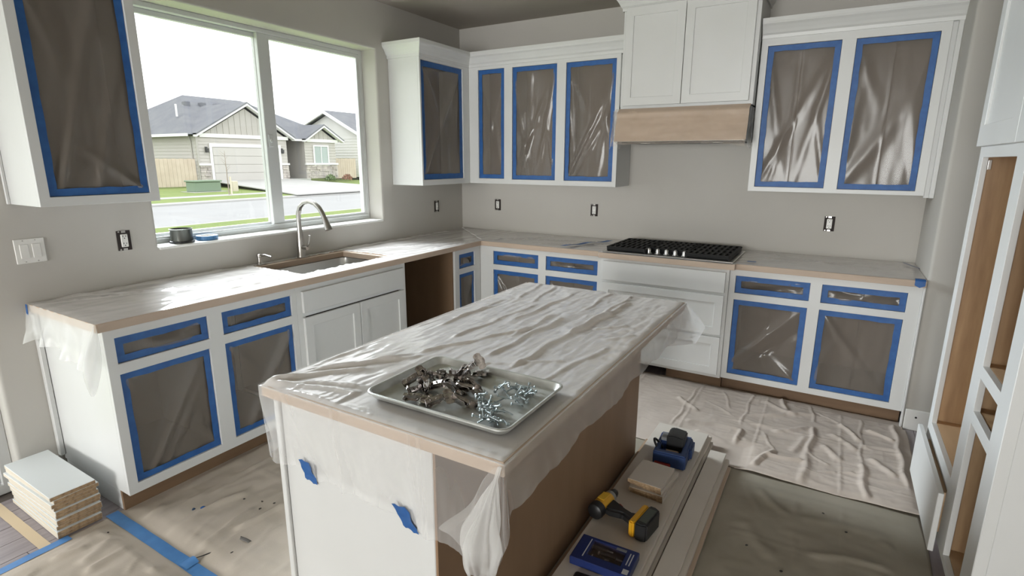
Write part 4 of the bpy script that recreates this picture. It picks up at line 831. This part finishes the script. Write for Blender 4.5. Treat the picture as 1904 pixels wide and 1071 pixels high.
WHITEP = mat('white_print', (.55, .57, .60), .5)
bmb('printed_band', WHITEP, MB().box((-.074, -.050, .0341), (-.070, .058, .0344))); bmb('white_sticker', WHITEP, MB().box((.086, -.066, .0341), (.108, -.040, .0344)))
for x in (.086, .097): bmb('printed_band', WHITEP, MB().box((x, -.018, .0341), (x + .004, .050, .0344)))
bmb('grey_card', mat('grey_card', (.22, .23, .25), .6), MB().box((.030, .046, .0341), (.070, .060, .0344)))
ph = thing('phone', 'black phone in front of the blue tool box at frame edge', 'phone', (2.585, -2.93, DZ_), (0, 0, math.radians(3)))
MB().prism(rrect(-.040, .040, -.080, .080, .012, 4), 'z', 0, .009).build('case', BLACKP, ph, .001, local=True); MB().prism(rrect(-.036, .036, -.076, .076, .010, 4), 'z', .0091, .0094).build('screen', mat('phone_glass', (.008, .008, .009), .25), ph, local=True)
# ---------------------------------------------------------------- scrap shelf boards by the door
GS = 'scrap shelf boards stacked on the floor by the left counter end'
r = random.Random(3); th = .0178; nB = 11; words = ['bottom', 'second', 'third', 'fourth', 'fifth', 'sixth', 'seventh', 'eighth', 'ninth', 'tenth', 'top']
for i in range(nB):
    dx, dy = r.uniform(-.012, .012), r.uniform(-.008, .006)
    if i == nB - 1: dx, dy = .0, -.004
    L_ = .49; W_ = .165; cx, cy = .303 + dx, -3.634 + dy; z = .0025 + i * (th + .0002)
    o = bpy.data.objects.new('shelf_board', MB().box((-L_ / 2, -W_ / 2, 0), (L_ / 2, W_ / 2, th)).build('tmp', MELA, None, .0008).data); bpy.data.objects.remove(bpy.data.objects['tmp']); COL.objects.link(o)
    o.location = (cx, cy, z); o.rotation_euler = (0, 0, r.uniform(-.02, .02) - .01)
    lab = 'white-topped scrap shelf board on top of the stack by the left wall' if i == nB - 1 else '%s scrap shelf board %sin the floor stack by the left wall' % (words[i], 'from the bottom ' if i else '')
    tag(o, lab, 'board', GS)
    for nm, a, b in (('raw_end', (L_ / 2 - .0002, -W_ / 2 + .001, .0012), (L_ / 2 + .0006, W_ / 2 - .001, th - .0012)), ('raw_edge', (-L_ / 2 + .002, -W_ / 2 - .0006, .0015), (L_ / 2 - .002, -W_ / 2 + .0002, th - .0015))):
        e = MB().box(a, b).build(nm, CHIP if nm == 'raw_end' else mat('cream_edge', (.62, .56, .46), .7), None, 0); e.parent = o; e['label'] = 'bare chipboard end' if nm == 'raw_end' else 'cream long edge'

# ================================================================ drop cloths, tape, debris
RC = [((2.88, -0.63), (2.87, -1.14)), ((3.26, -0.96), (3.24, -1.31)), ((3.24, -1.31), (3.23, -1.66)), ((3.27, -0.72), (3.39, -0.83)), ((3.39, -0.83), (3.49, -1.02)), ((2.57, -1.25), (2.88, -1.21)), ((3.00, -1.18), (3.08, -1.39)), ((3.08, -1.39), (2.99, -1.60)), ((3.16, -1.34), (3.23, -1.12)), ((2.53, -0.73), (2.51, -1.35)), ((2.88, -1.22), (2.89, -1.60)), ((2.88, -0.99), (3.25, -0.76)), ((3.50, -0.70), (3.49, -1.30)), ((3.49, -1.30), (3.50, -1.65)), ((3.06, -1.14), (3.23, -0.98)), ((3.23, -0.64), (3.25, -0.88)), ((3.67, -0.62), (3.68, -1.43)), ((3.32, -1.17), (3.38, -1.32)), ((3.25, -1.31), (3.34, -1.40)), ((3.05, -1.46), (3.22, -1.42)), ((3.50, -1.08), (3.66, -1.05)),
      ((2.62, -.9), (2.82, -1.05)), ((2.66, -1.35), (2.84, -1.42)), ((2.95, -.72), (3.15, -.85)), ((2.93, -1.10), (3.12, -1.06)), ((3.05, -.62), (3.10, -.80)), ((3.35, -1.0), (3.47, -1.15)), ((3.30, -1.48), (3.46, -1.42)), ((3.53, -.85), (3.66, -.92)), ((3.53, -1.22), (3.64, -1.35)), ((2.70, -.70), (2.78, -.95)), ((2.45, -.95), (2.60, -1.10))]
RD = [((3.22, -1.80), (3.24, -2.34)), ((2.95, -1.92), (2.97, -2.47)), ((3.25, -1.93), (3.64, -1.89)), ((3.42, -1.98), (3.52, -1.81)), ((3.55, -1.95), (3.66, -2.04)), ((3.59, -1.95), (3.58, -2.15)), ((2.97, -1.72), (3.08, -2.01)), ((3.29, -2.18), (3.56, -2.12)), ((3.02, -2.1), (3.16, -2.3)), ((3.3, -2.4), (3.6, -2.35)), ((3.05, -1.8), (3.18, -1.95))]
LC = [((0.96, -3.26), (1.05, -3.48)), ((1.07, -3.17), (1.12, -3.45)), ((0.90, -3.33), (0.92, -3.49)), ((1.15, -3.23), (1.21, -3.48)), ((0.92, -3.11), (0.89, -3.33)), ((0.70, -3.37), (0.71, -3.47)), ((1.25, -3.18), (1.34, -3.46)), ((1.18, -3.08), (1.14, -3.30)), ((1.1, -2.6), (1.2, -3.0)), ((.9, -2.5), (.95, -2.9)), ((1.3, -2.7), (1.4, -3.1)), ((1.45, -2.9), (1.5, -3.3)), ((.75, -2.9), (.8, -3.2))]
LN = [((0.79, -3.55), (0.68, -3.63)), ((0.72, -3.69), (0.69, -3.79)), ((0.75, -3.62), (0.81, -3.74)), ((0.95, -3.60), (1.02, -3.67)), ((0.62, -3.71), (0.61, -3.88)), ((1.10, -3.56), (1.09, -3.63)), ((0.62, -3.61), (0.68, -3.75)), ((.85, -3.6), (.88, -3.75)), ((1.2, -3.58), (1.18, -3.75)), ((.7, -3.85), (.75, -4.0))]
def cloth(name, label, xs, ys, ribs, w_, a_, seed, m, z0=.0012, amp=.006, flat=None, inside=None, lift=None, wob=.006, along=0):
    x0, x1, y0, y1 = xs[0], xs[-1], ys[0], ys[-1]
    def P(x, y):
        h = amp * (.55 + .9 * N.noise(Vector((x * 3.1 + seed, y * 2.7, seed)))) + amp * .9 * (fold(y * .9, x * .8, seed) if along else fold(x * .9, y * .6, seed)) + .8 * amp * (fold(y * 1.5, x * 1.5, seed + 3) if along else fold(x * 3.0, y * 1.7, seed + 3))
        h += sum(rib(x, y, p, q, w_ * (1 + .5 * ((i * 7) % 3 - 1)), a_ * (1 + .4 * ((i * 5) % 3 - 1))) for i, (p, q) in enumerate(ribs))
        # pressed-in rectangular fold creases of a new cloth
        for c in (.0, .42, .84, 1.26, 1.68): h += .0035 * ridge(abs(x - x0 - c - .2), .007) + .003 * ridge(abs(y - y0 - c - .15), .007)
        k = 1.0
        if flat:
            for (a, b, c, d) in flat:
                q = max(a - x, x - b, c - y, y - d); k = min(k, max(0, min(1, q / .06)))
        e = min(x - x0, x1 - x, y - y0, y1 - y); ex = max(0, min(1, e / .05))
        h = max(0, h) * k * (.25 + .75 * ex) + (lift(x, y) if lift else 0)
        dx = wob * N.noise(Vector((y * 5, seed, 1))) if e < .06 else 0; dy = wob * N.noise(Vector((x * 5, seed, 2))) if e < .06 else 0
        return (x + dx, y + dy, z0 + h)
    o = MB().grid(xs, ys, P, (lambda x, y: not inside(x, y)) if inside else None).build(name, m, None, smooth=True, fix=False)
    tag(o, label, 'drop cloth'); s_ = o.modifiers.new('thickness', 'SOLIDIFY'); s_.thickness = .0012; s_.offset = 1
    return o
cloth('drop_cloth', 'paint-flecked canvas drop cloth between window cabinets and island', lin(.556, 1.93, 112), lin(-3.522, -.70, 180), LC, .012, .010, 2.2, CANVASL, amp=.008, along=1, flat=[(1.74, 3, -3.6, -1.7), (-1, .56, -4, 0), (.5, 2.0, -3.6, -3.49)])
cloth('drop_cloth', 'canvas drop cloth nearest the camera, left of the blue tape seam', lin(.556, 2.36, 150), lin(-4.6, -3.526, 90), LN, .013, .010, 5.5, CANVASL, amp=.008, along=1, flat=[(1.74, 3, -3.7, -1.7), (.5, .60, -4.7, -3.4), (.5, 3, -3.56, -3.4)])
cloth('drop_cloth', 'pale rumpled canvas drop cloth in front of the back cabinets', lin(1.935, 3.735, 260), lin(-1.665, -.585, 156), RC, .0125, .0105, 8.1, CANVAS, z0=.004, amp=.0075, flat=[(2.3, 2.93, -4, -1.42), (1, 2.46, -3, -1.6), (3.4, 4, -.645, 0)], lift=lambda x, y: .0015 + .010 * ridge(y + 1.665, .03) * max(0, min(1, (x - 2.9) / .1)) * (.5 + .5 * math.sin(x * 7)),
      inside=lambda x, y: y > -1.665 + .10 * max(0, (2.95 - x)) and (x < 3.722 or y < -.70))
cloth('drop_cloth', 'darker olive-toned canvas drop cloth in the right foreground under a paler one', lin(2.37, 3.712, 120), lin(-3.6, -1.50, 150), RD, .018, .006, 3.7, CANVASD, z0=.001, amp=.0035, flat=[(2.2, 2.95, -4, -1.4), (2.2, 4, -1.74, -1.3), (3.60, 4, -4, -1)])
def flat_strip(p, q, w_, z, nu, nv, wv=.0, seed=0):
    p = Vector(p); q = Vector(q); d = (q - p); n = Vector((-d.y, d.x)).normalized() * w_
    return lambda s, t: (p.x + d.x * s + n.x * (t - .5) + wv * N.noise(Vector((s * 9, seed, 0))) * n.x * 8, p.y + d.y * s + n.y * (t - .5) + wv * N.noise(Vector((s * 9, seed, 3))), z + .0006 * math.sin(s * 40 + seed))
tape_piece('tape_strip', 'wide blue tape strip joining two drop cloths beside the left cabinet end', flat_strip((.545, -3.520), (1.75, -3.530), .050, .0055, 50, 3, .001, 1), 50, 3, TAPEL)
tape_piece('tape_strip', 'blue tape along the drop cloth edge on the wood floor at bottom left', flat_strip((.570, -3.690), (.585, -4.60), .042, .0046, 40, 3, .001, 2), 40, 3, TAPEL)
o = tape_piece('tape_piece', 'crumpled blue tape tab lifting from the tape seam on the floor', lambda s, t: (1.135 + .055 * s, -3.545 + .05 * t, .008 + .012 * math.sin(PI * s) * t), 6, 5, TAPEL)
o = tape_piece('paper_strip', 'tan paper strip across the wood floor beside the scrap boards', flat_strip((.003, -3.765), (.565, -3.768), .040, .0012, 30, 3, .0006, 4), 30, 3, mat('tan_floor_paper', (.62, .50, .34), .7), cat='paper')
def scrap(name, label, cat, c, l, w_, h, rot, m, twist=.5):
    o = MB().grid(lin(-1, 1, 8), lin(-1, 1, 3), lambda s, t: (l * s * .5, w_ * t * .5, h * (.5 + .5 * math.sin(s * 2.5 + t * twist)))).build(name, m, None, smooth=True, fix=False); o.location = c; o.rotation_euler = (0, 0, rot)
    so_ = o.modifiers.new('thickness', 'SOLIDIFY'); so_.thickness = .001
    return tag(o, label, cat)
scrap('tape_scrap', 'dark curled tape scrap on left drop cloth, left of the blue one', 'tape scrap', (.842, -3.325, .010), .030, .016, .010, .4, mat('dark_blue_scrap', (.02, .06, .13), .5))
scrap('tape_scrap', 'curled blue tape scrap on the left drop cloth', 'tape scrap', (.872, -3.300, .010), .040, .018, .012, .9, TAPE)
scrap('tape_scrap', 'grey torn tape scrap on left drop cloth near the island', 'tape scrap', (1.222, -3.328, .014), .095, .016, .004, .05, mat('grey_scrap', (.16, .15, .14), .6))
scrap('thread', 'dark thread lying on drop cloth beside the tape seam', 'thread', (1.19, -3.44, .012), .16, .004, .004, 1.1, BLACKP)
scrap('thread', 'short dark sliver on drop cloth near the left cabinet', 'thread', (.775, -3.415, .010), .07, .004, .003, .65, BLACKP)
rf = random.Random(12)
for i, (x, y, lab) in enumerate(((.97, -3.15, 'dark paint fleck on the left drop cloth, farthest toward the dishwasher gap side'), (1.06, -3.12, 'first of the paint flecks in a row behind the tape scraps'), (1.12, -3.10, 'paint fleck in the row behind the tape scraps, nearest the island'),
    (1.10, -3.16, 'lower paint fleck of the cluster left of the island corner'), (1.16, -3.28, 'small paint fleck above the grey torn tape scrap'), (1.26, -3.40, 'paint fleck below the grey torn tape scrap by the island'), (.69, -3.60, 'lone dark fleck on near cloth between scrap boards and blue tape'),
    (3.33, -1.86, 'dark speck on the olive cloth just below the pale cloth edge'), (3.42, -1.96, 'dark speck on the olive cloth nearest the pantry'), (3.06, -2.27, 'dark speck on the olive cloth beside the trim boards'), (3.20, -2.36, 'dark speck on the olive cloth nearest the camera'))):
    f = MB().prism([(rf.uniform(.004, .009) * math.cos(a), rf.uniform(.003, .007) * math.sin(a)) for a in [2 * PI * k / 6 for k in range(6)]], 'z', 0, .0015).build('paint_fleck', mat('dark_fleck', (.05, .045, .04), .8)); f.location = (x, y, .013 if i < 7 else .009); f.rotation_euler = (0, 0, rf.uniform(0, 3)); tag(f, lab, 'fleck', 'paint flecks on the drop cloths')
# ================================================================ pantry tower on the right
pt = thing('pantry_cabinet', 'tall white pantry cabinet on the right with open plywood bays', 'cabinet', (4.0, -1.93, 0))
TU0, TU1 = 1.385, 2.490
ops = [(1.455, 1.995, .388, 1.595), (1.47, 1.98, .13, .325), (2.113, 2.372, .886, 1.595), (2.113, 2.367, .718, .842), (2.110, 2.366, .128, .674)]
weld(hole_slab((TU0, TU1), (.10, 2.70), ops, TP, 0, -.020)).build('face_frame', PAINT, pt, .0015)
bx('end_panel', (3.7405, -TU0 - .018, .002), (4.33, -TU0 - .0005, 2.70), PAINT, pt, .001)
bx('end_panel', (3.7405, -TU1 + .0005, .002), (4.33, -TU1 + .018, 2.70), PAINT, pt, .001)
bx('scribe_strip', (3.716, -TU1 - .007, .002), (3.750, -TU1 - .0003, 2.70), PAINT, pt, .002)
bx('back_panel', (4.31, -TU1 + .0185, .10), (4.329, -TU0 - .0185, 2.70), PLY, pt, 0)
bx('partition', (3.7405, -2.062, .10), (4.31, -2.044, 2.69), PLY, pt, 0); bx('side_liner', (3.7405, -TU0 - .028, .36), (4.31, -TU0 - .0183, 1.62), PLY, pt, 0); bx('side_liner', (3.7405, -TU1 + .0183, .10), (4.31, -TU1 + .028, 1.62), PLY, pt, 0)
for z, ua, ub, mm in ((.370, TU0 + .03, 2.042, PLYL), (1.60, TU0 + .03, 2.042, PLY), (.868, 2.064, TU1 - .03, PLYL), (.698, 2.064, TU1 - .03, PLY), (1.60, 2.064, TU1 - .03, PLY), (.110, 2.064, TU1 - .03, PLYL), (.110, TU0 + .03, 2.042, PLY)): bx('shelf', (3.7405, -ub, z), (4.309, -ua, z + .018), mm, pt, .0005)
mb = MB()
for x in (3.80, 4.22):
    for k in range(9): mb.cyl((x, -2.0622, .22 + k * .045), (x, -2.0632, .22 + k * .045), .003, None, 8)
mb.build('shelf_pin_holes', BLACKP, pt)
bx('toe_board', (3.80, -TU1 + .02, .002), (3.815, -TU0 - .02, .10), PAINT, pt, 0)
for a, b in ((1.40, 2.022), (2.028, 2.478)): shaker('door', TP, a, b, 1.640, 2.66, .0006, pt, .085)
dw = bx('drawer_front', (3.682, -2.055, .094), (3.701, -1.392, .345), PAINT, pt, .002)
bx('drawer_box', (3.702, -1.97, .135), (4.15, -1.48, .31), PLYL, dw, 0)
br = MB().box((3.90, -2.34, .7165), (3.99, -2.325, .745)).box((3.90, -2.34, .7165), (3.91, -2.25, .76)).box((3.93, -2.30, .7165), (3.99, -2.26, .732)).cyl((3.905, -2.29, .742), (3.905, -2.255, .742), .010); br = br.build('slide_bracket', NICKEL, None, .002); tag(br, 'loose metal drawer slide bracket lying in the small pantry drawer bay', 'bracket')
MB().box((3.7405, -1.4635, 1.545), (3.752, -1.4562, 1.585)).build('hinge_plate', NICKEL, pt, .001)
# ================================================================ outside, across the street
GRASS = mat('lawn_grass', (.235, .29, .085), .9, var=(1.2, (.17, .24, .06)), bump=(40, .5, .02)); ROAD = mat('pale_asphalt', (.37, .37, .37), .9, var=(.7, (.345, .345, .345))); CONC = mat('concrete', (.46, .455, .44), .85, var=(.9, (.42, .415, .40)))
def gslab(name, x0, x1, z0, z1, m, y0=-20, y1=60, th=.12):
    o = MB().add([(x0, y0, z0), (x1, y0, z1), (x1, y1, z1), (x0, y1, z0), (x0, y0, z0 - th), (x1, y0, z1 - th), (x1, y1, z1 - th), (x0, y1, z0 - th)], [(0, 1, 2, 3), (4, 5, 6, 7), (0, 1, 5, 4), (1, 2, 6, 5), (2, 3, 7, 6), (3, 0, 4, 7)]).build(name, m); return o
tag(gslab('near_lawn', -11.75, -.3, -.15, -.30, GRASS), kind='structure'); tag(gslab('near_curb', -12.1, -11.752, -.17, -.16, CONC), kind='structure')
tag(gslab('road', -19.7, -12.102, -.24, -.24, ROAD), kind='structure'); tag(gslab('far_curb', -20.2, -19.702, -.15, -.17, CONC), kind='structure')
tag(gslab('verge', -22.3, -20.202, -.14, -.15, GRASS), kind='structure'); tag(gslab('sidewalk', -23.2, -22.302, -.12, -.13, CONC), kind='structure')
tag(gslab('far_lawn', -60, -23.202, .20, -.12, GRASS), kind='structure')
dv = MB().add([(-29.99, 15.6, .245), (-29.99, 21.0, .245), (-22.2, 22.0, -.09), (-22.2, 14.4, -.09), (-19.71, 21.4, -.13), (-19.71, 13.6, -.13)], [(0, 1, 2, 3), (3, 2, 4, 5)]); dv = dv.build('driveway', CONC); tag(dv, kind='structure'); m_ = dv.modifiers.new('t', 'SOLIDIFY'); m_.thickness = .05; m_.offset = -1
SIDE = mat('greige_siding', (.50, .475, .44), .8); SIDEB = mat('batten_siding', (.44, .42, .385), .8); ROOF = mat('slate_shingles', (.19, .195, .205), .9, var=(1.5, (.155, .16, .18)), bump=(12, .5, .03)); STONE = mat('ledge_stone', (.60, .55, .50), .9, var=(3, (.38, .34, .32)))
FENCE = mat('cedar_fence', (.62, .53, .43), .85, var=(2, (.54, .45, .36))); OUTW = mat('outside_white_trim', (.80, .80, .78), .6); GDOOR = mat('garage_door_paint', (.52, .50, .465), .6)
hs = thing('house', 'greige house across the street with garage and stone skirting', 'house', (-33, 19, .2))
X0 = -30.0
def siding(name, a, b, axis, m=SIDE, pitch=.20):   # lapped boards as stepped geometry
    mb = MB(); z = a[2]
    while z < b[2] - .001:
        z1 = min(b[2], z + pitch)
        if axis == 'x': mb.prism([(a[0], z), (a[0], z1), (b[0], z1), (b[0] + .025, z)], 'y', a[1], b[1])
        else: mb.prism([(a[1] - .025, z), (a[1], z1), (b[1], z1), (b[1], z)], 'x', a[0], b[0])
        z = z1
    return mb.build(name, m, hs)
# prism 'y' takes (x, z); prism 'x' takes (y, z)
siding('siding', (-30.3, 14.85, .25), (X0, 21.15, 2.95), 'x')
siding('siding', (-36.5, 14.85, .25), (X0 - .03, 15.0, 2.95), 'y')
siding('siding', (-30.3, 22.65, .25), (X0, 25.45, 2.90), 'x')
siding('siding', (-38, 25.3, .25), (-30.35, 25.45, 2.9), 'y')
bx('entry_wall', (-32.3, 21.0, .25), (-32.0, 22.9, 2.95), mat('porch_siding', (.42, .40, .38), .8), hs, 0); bx('front_door', (-31.99, 21.9, .3), (-31.93, 22.5, 2.4), mat('grey_door', (.25, .25, .27), .5), hs, .01)
bx('porch_side', (-32.0, 21.0, .25), (-30.31, 21.12, 2.95), SIDE, hs, 0); bx('porch_side', (-32.0, 22.7, .25), (-30.31, 22.85, 2.95), SIDE, hs, 0); bx('porch_slab', (-32.0, 21.12, .1), (-29.6, 22.69, .27), CONC, hs, 0)
gd = bx('garage_door', (X0 - .02, 15.80, .22), (X0 + .03, 20.45, 2.32), GDOOR, hs, 0)
for k in range(4): bx('panel', (X0 + .031, 15.82, .235 + k * .52), (X0 + .065, 20.43, .235 + k * .52 + .505), GDOOR, gd, .015)
bx('garage_trim', (X0 + .03, 15.62, 2.33), (X0 + .09, 20.62, 2.53), OUTW, hs, 0)
for y in (15.62, 20.46): bx('garage_trim', (X0 + .03, y, .22), (X0 + .09, y + .16, 2.33), OUTW, hs, 0)
bx('corner_trim', (X0 + .03, 14.84, .25), (X0 + .07, 14.96, 2.95), SIDEB, hs, 0)
def gable(y0, ya, y1, zb, za, x, side='garage'):
    g = MB().prism([(y0 + .45, zb), (ya, za - .28), (y1 - .45, zb)], 'x', x - .1, x + .06).build('gable_wall', SIDEB, hs)
    k = y0 + .7
    while k < y1 - .6:
        zt = zb + (za - .28 - zb) * (1 - abs(k - ya) / ((ya - y0 - .45) if k < ya else (y1 - ya - .45)))
        if zt > zb + .1: bx('batten', (x + .061, k, zb), (x + .09, k + .06, zt - .03), SIDEB, g, 0)
        k += .40
    for a, b in ((y0, ya), (y1, ya)): MB().prism([(a, zb - .10), (ya, za - .10), (ya, za + .10), (a, zb + .10)], 'x', x + .06, x + .42).build('bargeboard', OUTW, hs)
    bx('band_board', (x + .06, y0 + .35, zb - .10), (x + .12, y1 - .35, zb + .12), OUTW, hs, 0)
gable(14.72, 18.2, 21.60, 2.98, 5.0, X0); gable(22.45, 24.2, 26.0, 2.92, 3.98, X0)
def groof(y0, ya, y1, zb, za, xf, xb):
    for a in (y0, y1): MB().add([(xf, a, zb + .11), (xf, ya, za + .11), (xb, ya, za + .11), (xb, a, zb + .11), (xf, a, zb + .02), (xf, ya, za + .02), (xb, ya, za + .02), (xb, a, zb + .02)], [(0, 1, 2, 3), (4, 5, 6, 7), (0, 1, 5, 4), (1, 2, 6, 5), (2, 3, 7, 6), (3, 0, 4, 7)]).build('roof_slope', ROOF, hs)
groof(14.72, 18.2, 21.60, 2.98, 5.0, X0 + .43, -36.5); groof(22.45, 24.2, 26.0, 2.92, 3.98, X0 + .43, -36)
e0, e1, e2, e3 = (-29.95, 14.35, 3.02), (-29.95, 26.5, 3.02), (-43.5, 26.5, 3.02), (-43.5, 14.35, 3.02); q0, q1 = (-36.3, 18.0, 5.86), (-36.3, 22.3, 5.86)
MB().add([e0, e1, e2, e3, q0, q1], [(0, 1, 5, 4), (1, 2, 5), (2, 3, 4, 5), (3, 0, 4), (0, 3, 2, 1)]).build('hip_roof', ROOF, hs)
bx('gutter', (-36.5, 14.30, 2.90), (-29.9, 14.40, 3.06), OUTW, hs, 0); bx('gutter', (-30.05, 21.6, 2.86), (-29.93, 22.45, 3.0), OUTW, hs, 0)
bx('main_body', (-43, 15.01, .2), (-33, 25.29, 3.0), SIDE, hs, 0)
MB().tube([(-30.5, 14.76, 2.9), (-30.4, 14.78, 2.6), (-30.4, 14.80, .3)], .045, 6).build('downspout', SIDEB, hs)
for x_, y_ in ((-34.6, 17.2), (-34.55, 18.25), (-34.5, 19.25), (-34.35, 20.4)): MB().box((x_ - .2, y_ - .18, 4.9), (x_ + .25, y_ + .18, 5.32)).build('roof_vent', ROOF, hs, .05)
MB().cyl((-33.2, 15.75, 4.2), (-33.2, 15.75, 4.95), .06, None, 8).build('vent_pipe', OUTW, hs)
r = random.Random(8)
def stonework(y0, y1, z0, z1, x):
    mb = MB(); z = z0
    while z < z1 - .02:
        h = min(r.uniform(.09, .17), z1 - z); y = y0
        while y < y1 - .02:
            l = min(r.uniform(.22, .6), y1 - y); d = r.uniform(.05, .11); mb.box((x, y + .01, z + .01), (x + d, y + l - .01, z + h - .01)); y += l
        z += h
    o = mb.build('stone_veneer', STONE, hs, fix=False); o['kind'] = 'stuff'
    bx('stone_cap', (x, y0 - .04, z1), (x + .14, y1 + .04, z1 + .12), OUTW, hs, 0); bx('stone_backing', (x, y0, z0), (x + .04, y1, z1), mat('mortar', (.5, .49, .47), .9), hs, 0)
stonework(14.9, 15.6, .22, 1.22, X0 + .03); stonework(20.64, 21.15, .22, 1.22, X0 + .03); stonework(22.6, 25.5, .25, 1.22, X0 + .03)
wf = weld(hole_slab((23.35, 24.75), (1.14, 2.62), [(23.45, 24.02, 1.24, 2.52), (24.08, 24.65, 1.24, 2.52)], lambda u, n, z: (n, u, z), X0 + .03, X0 + .10)).build('window', OUTW, hs)
for a, b in ((23.45, 24.02), (24.08, 24.65)): bx('pane', (X0 + .04, a, 1.24), (X0 + .06, b, 2.52), mat('blind_behind_glass', (.36, .42, .40), .15), wf, 0)
for y in (15.42, 20.72): MB().box((X0 + .03, y - .06, 2.0), (X0 + .12, y + .06, 2.32)).cyl((X0 + .16, y, 1.98), (X0 + .16, y, 2.22), .07, .10, 8).build('wall_lamp', mat('dark_bronze', (.06, .06, .06), .5), hs)
def fence(name, label, p, q, z0, z1, n):
    p = Vector(p); q = Vector(q); d = (q - p) / n; o = thing(name, label, 'fence', ((p.x + q.x) / 2, (p.y + q.y) / 2, z0)); t = d.normalized(); nn = Vector((-t.y, t.x)) * .012
    for i in range(n):
        a = p + d * i + t * .006; b = p + d * (i + 1) - t * .006; MB().prism([tuple(a + nn), tuple(b + nn), tuple(b - nn), tuple(a - nn)], 'z', z0, z1 - .02 * (i % 2)).build('board', FENCE, o)
    for z in (z0 + .3, z1 - .3):
        a = p + nn * 4; b = q + nn * 4; MB().prism([tuple(a), tuple(b), tuple(b + nn * 3), tuple(a + nn * 3)], 'z', z, z + .09).build('rail', FENCE, o)
fence('fence', 'pale wooden board fence left of the house garage', (-30.3, 11.2), (-30.1, 14.75), .0, 1.62, 16); fence('fence', 'wooden board fence between the two far houses', (-31, 25.9), (-31, 28.4), .15, 1.70, 11)
h2 = thing('house', 'pale second house beyond the fence at right, gable end facing', 'house', (-36, 34, .2))
MB().prism([(-40.5, .2), (-40.5, 3.0), (-34.55, 5.30), (-31.0, 3.6), (-31.0, .2)], 'y', 29.0, 42).build('walls', mat('pale_siding', (.80, .79, .75), .8), h2)
for a, za in (((-41.0, 2.95), 1), ((-30.3, 3.35), 1)):
    MB().prism([a, (-34.55, 5.42), (-34.55, 5.60), (a[0], a[1] + .16)], 'y', 28.6, 42).build('roof_slope', ROOF, h2); MB().prism([(a[0], a[1] - .05), (-34.55, 5.34), (-34.55, 5.58), (a[0], a[1] + .15)], 'y', 28.45, 28.6).build('bargeboard', OUTW, h2)
mb = MB()
for k in range(14): mb.prism([(28.975, .4 + k * .22), (29.0, .6 + k * .22), (29.0, .4 + k * .22)], 'x', -38, -31.05)
mb.build('lap_boards', mat('pale_siding', (.80, .79, .75), .8), h2)['kind'] = 'stuff'
tb = thing('transformer_box', 'green utility transformer box on the far lawn', 'utility box', (-25.8, 12.6, -.1))
bx('cabinet', (-26.3, 11.9, -.1), (-25.5, 13.35, .42), mat('utility_green', (.20, .27, .19), .6), tb, .04); bx('lid', (-26.35, 11.85, .42), (-25.45, 13.4, .50), mat('utility_green', (.20, .27, .19), .6), tb, .02); bx('pad', (-26.5, 11.7, -.14), (-25.2, 13.6, -.08), CONC, tb, 0)
bx('utility_post', (-25.3, 13.75, -.15), (-25.05, 14.05, .45), mat('tan_post', (.62, .56, .46), .8), None, .03); tag(bpy.data.objects['utility_post'], 'small tan utility post beside the green box', 'post')
sp = thing('sapling', 'thin bare staked sapling on the far verge before the garage', 'tree', (-22.9, 12.1, -.15))
MB().tube([(-22.9, 12.1, -.15), (-22.88, 12.08, .9), (-22.95, 12.12, 2.0)], [.03, .022, .008], 6).build('trunk', mat('sapling_bark', (.34, .29, .24), .9), sp); MB().box((-22.86, 12.16, -.15), (-22.80, 12.22, .75)).build('stake', mat('pale_stake', (.68, .62, .5), .8), sp)
mb = MB(); r = random.Random(2)
for k in range(10): z = .8 + k * .11; a = r.uniform(0, 6.28); mb.tube([(-22.92, 12.1, z), (-22.92 + .22 * math.cos(a), 12.1 + .22 * math.sin(a), z + .2)], [.008, .003], 4)
mb.build('twigs', mat('sapling_bark', (.34, .29, .24), .9), sp)
def bush(name, label, c, rad, col, seed):
    o = thing(name, label, 'shrub', c); rr_ = random.Random(seed); mb = MB()
    for k in range(170):
        v = Vector((rr_.gauss(0, 1), rr_.gauss(0, 1), abs(rr_.gauss(0, 1)))).normalized() * rad * rr_.uniform(.6, 1); p = Vector(c) + v; a = Vector((rr_.gauss(0, 1), rr_.gauss(0, 1), rr_.gauss(0, 1))).normalized() * rad * .22; b = a.orthogonal().normalized() * rad * .12
        mb.add([p - a, p + b, p + a, p - b], [(0, 1, 2, 3)])
    f = mb.build('foliage', mat('foliage_%d' % seed, col, .8), o, fix=False); f['kind'] = 'stuff'
    MB().cyl(c, (c[0], c[1], c[2] + rad * .7), .04, .02, 6).build('stem', mat('sapling_bark', (.34, .29, .24), .9), o)
bush('shrub', 'small round green shrub before the stone skirting', (-29.4, 24.3, .12), .42, (.16, .22, .10), 31)
bush('shrub', 'reddish shrub beside the right end of stone skirting', (-29.6, 26.1, .12), .40, (.34, .18, .12), 32)
bush('shrub', 'grey-green shrub behind the pale fence at far left', (-32.6, 12.3, .1), 1.35, (.22, .28, .16), 33)
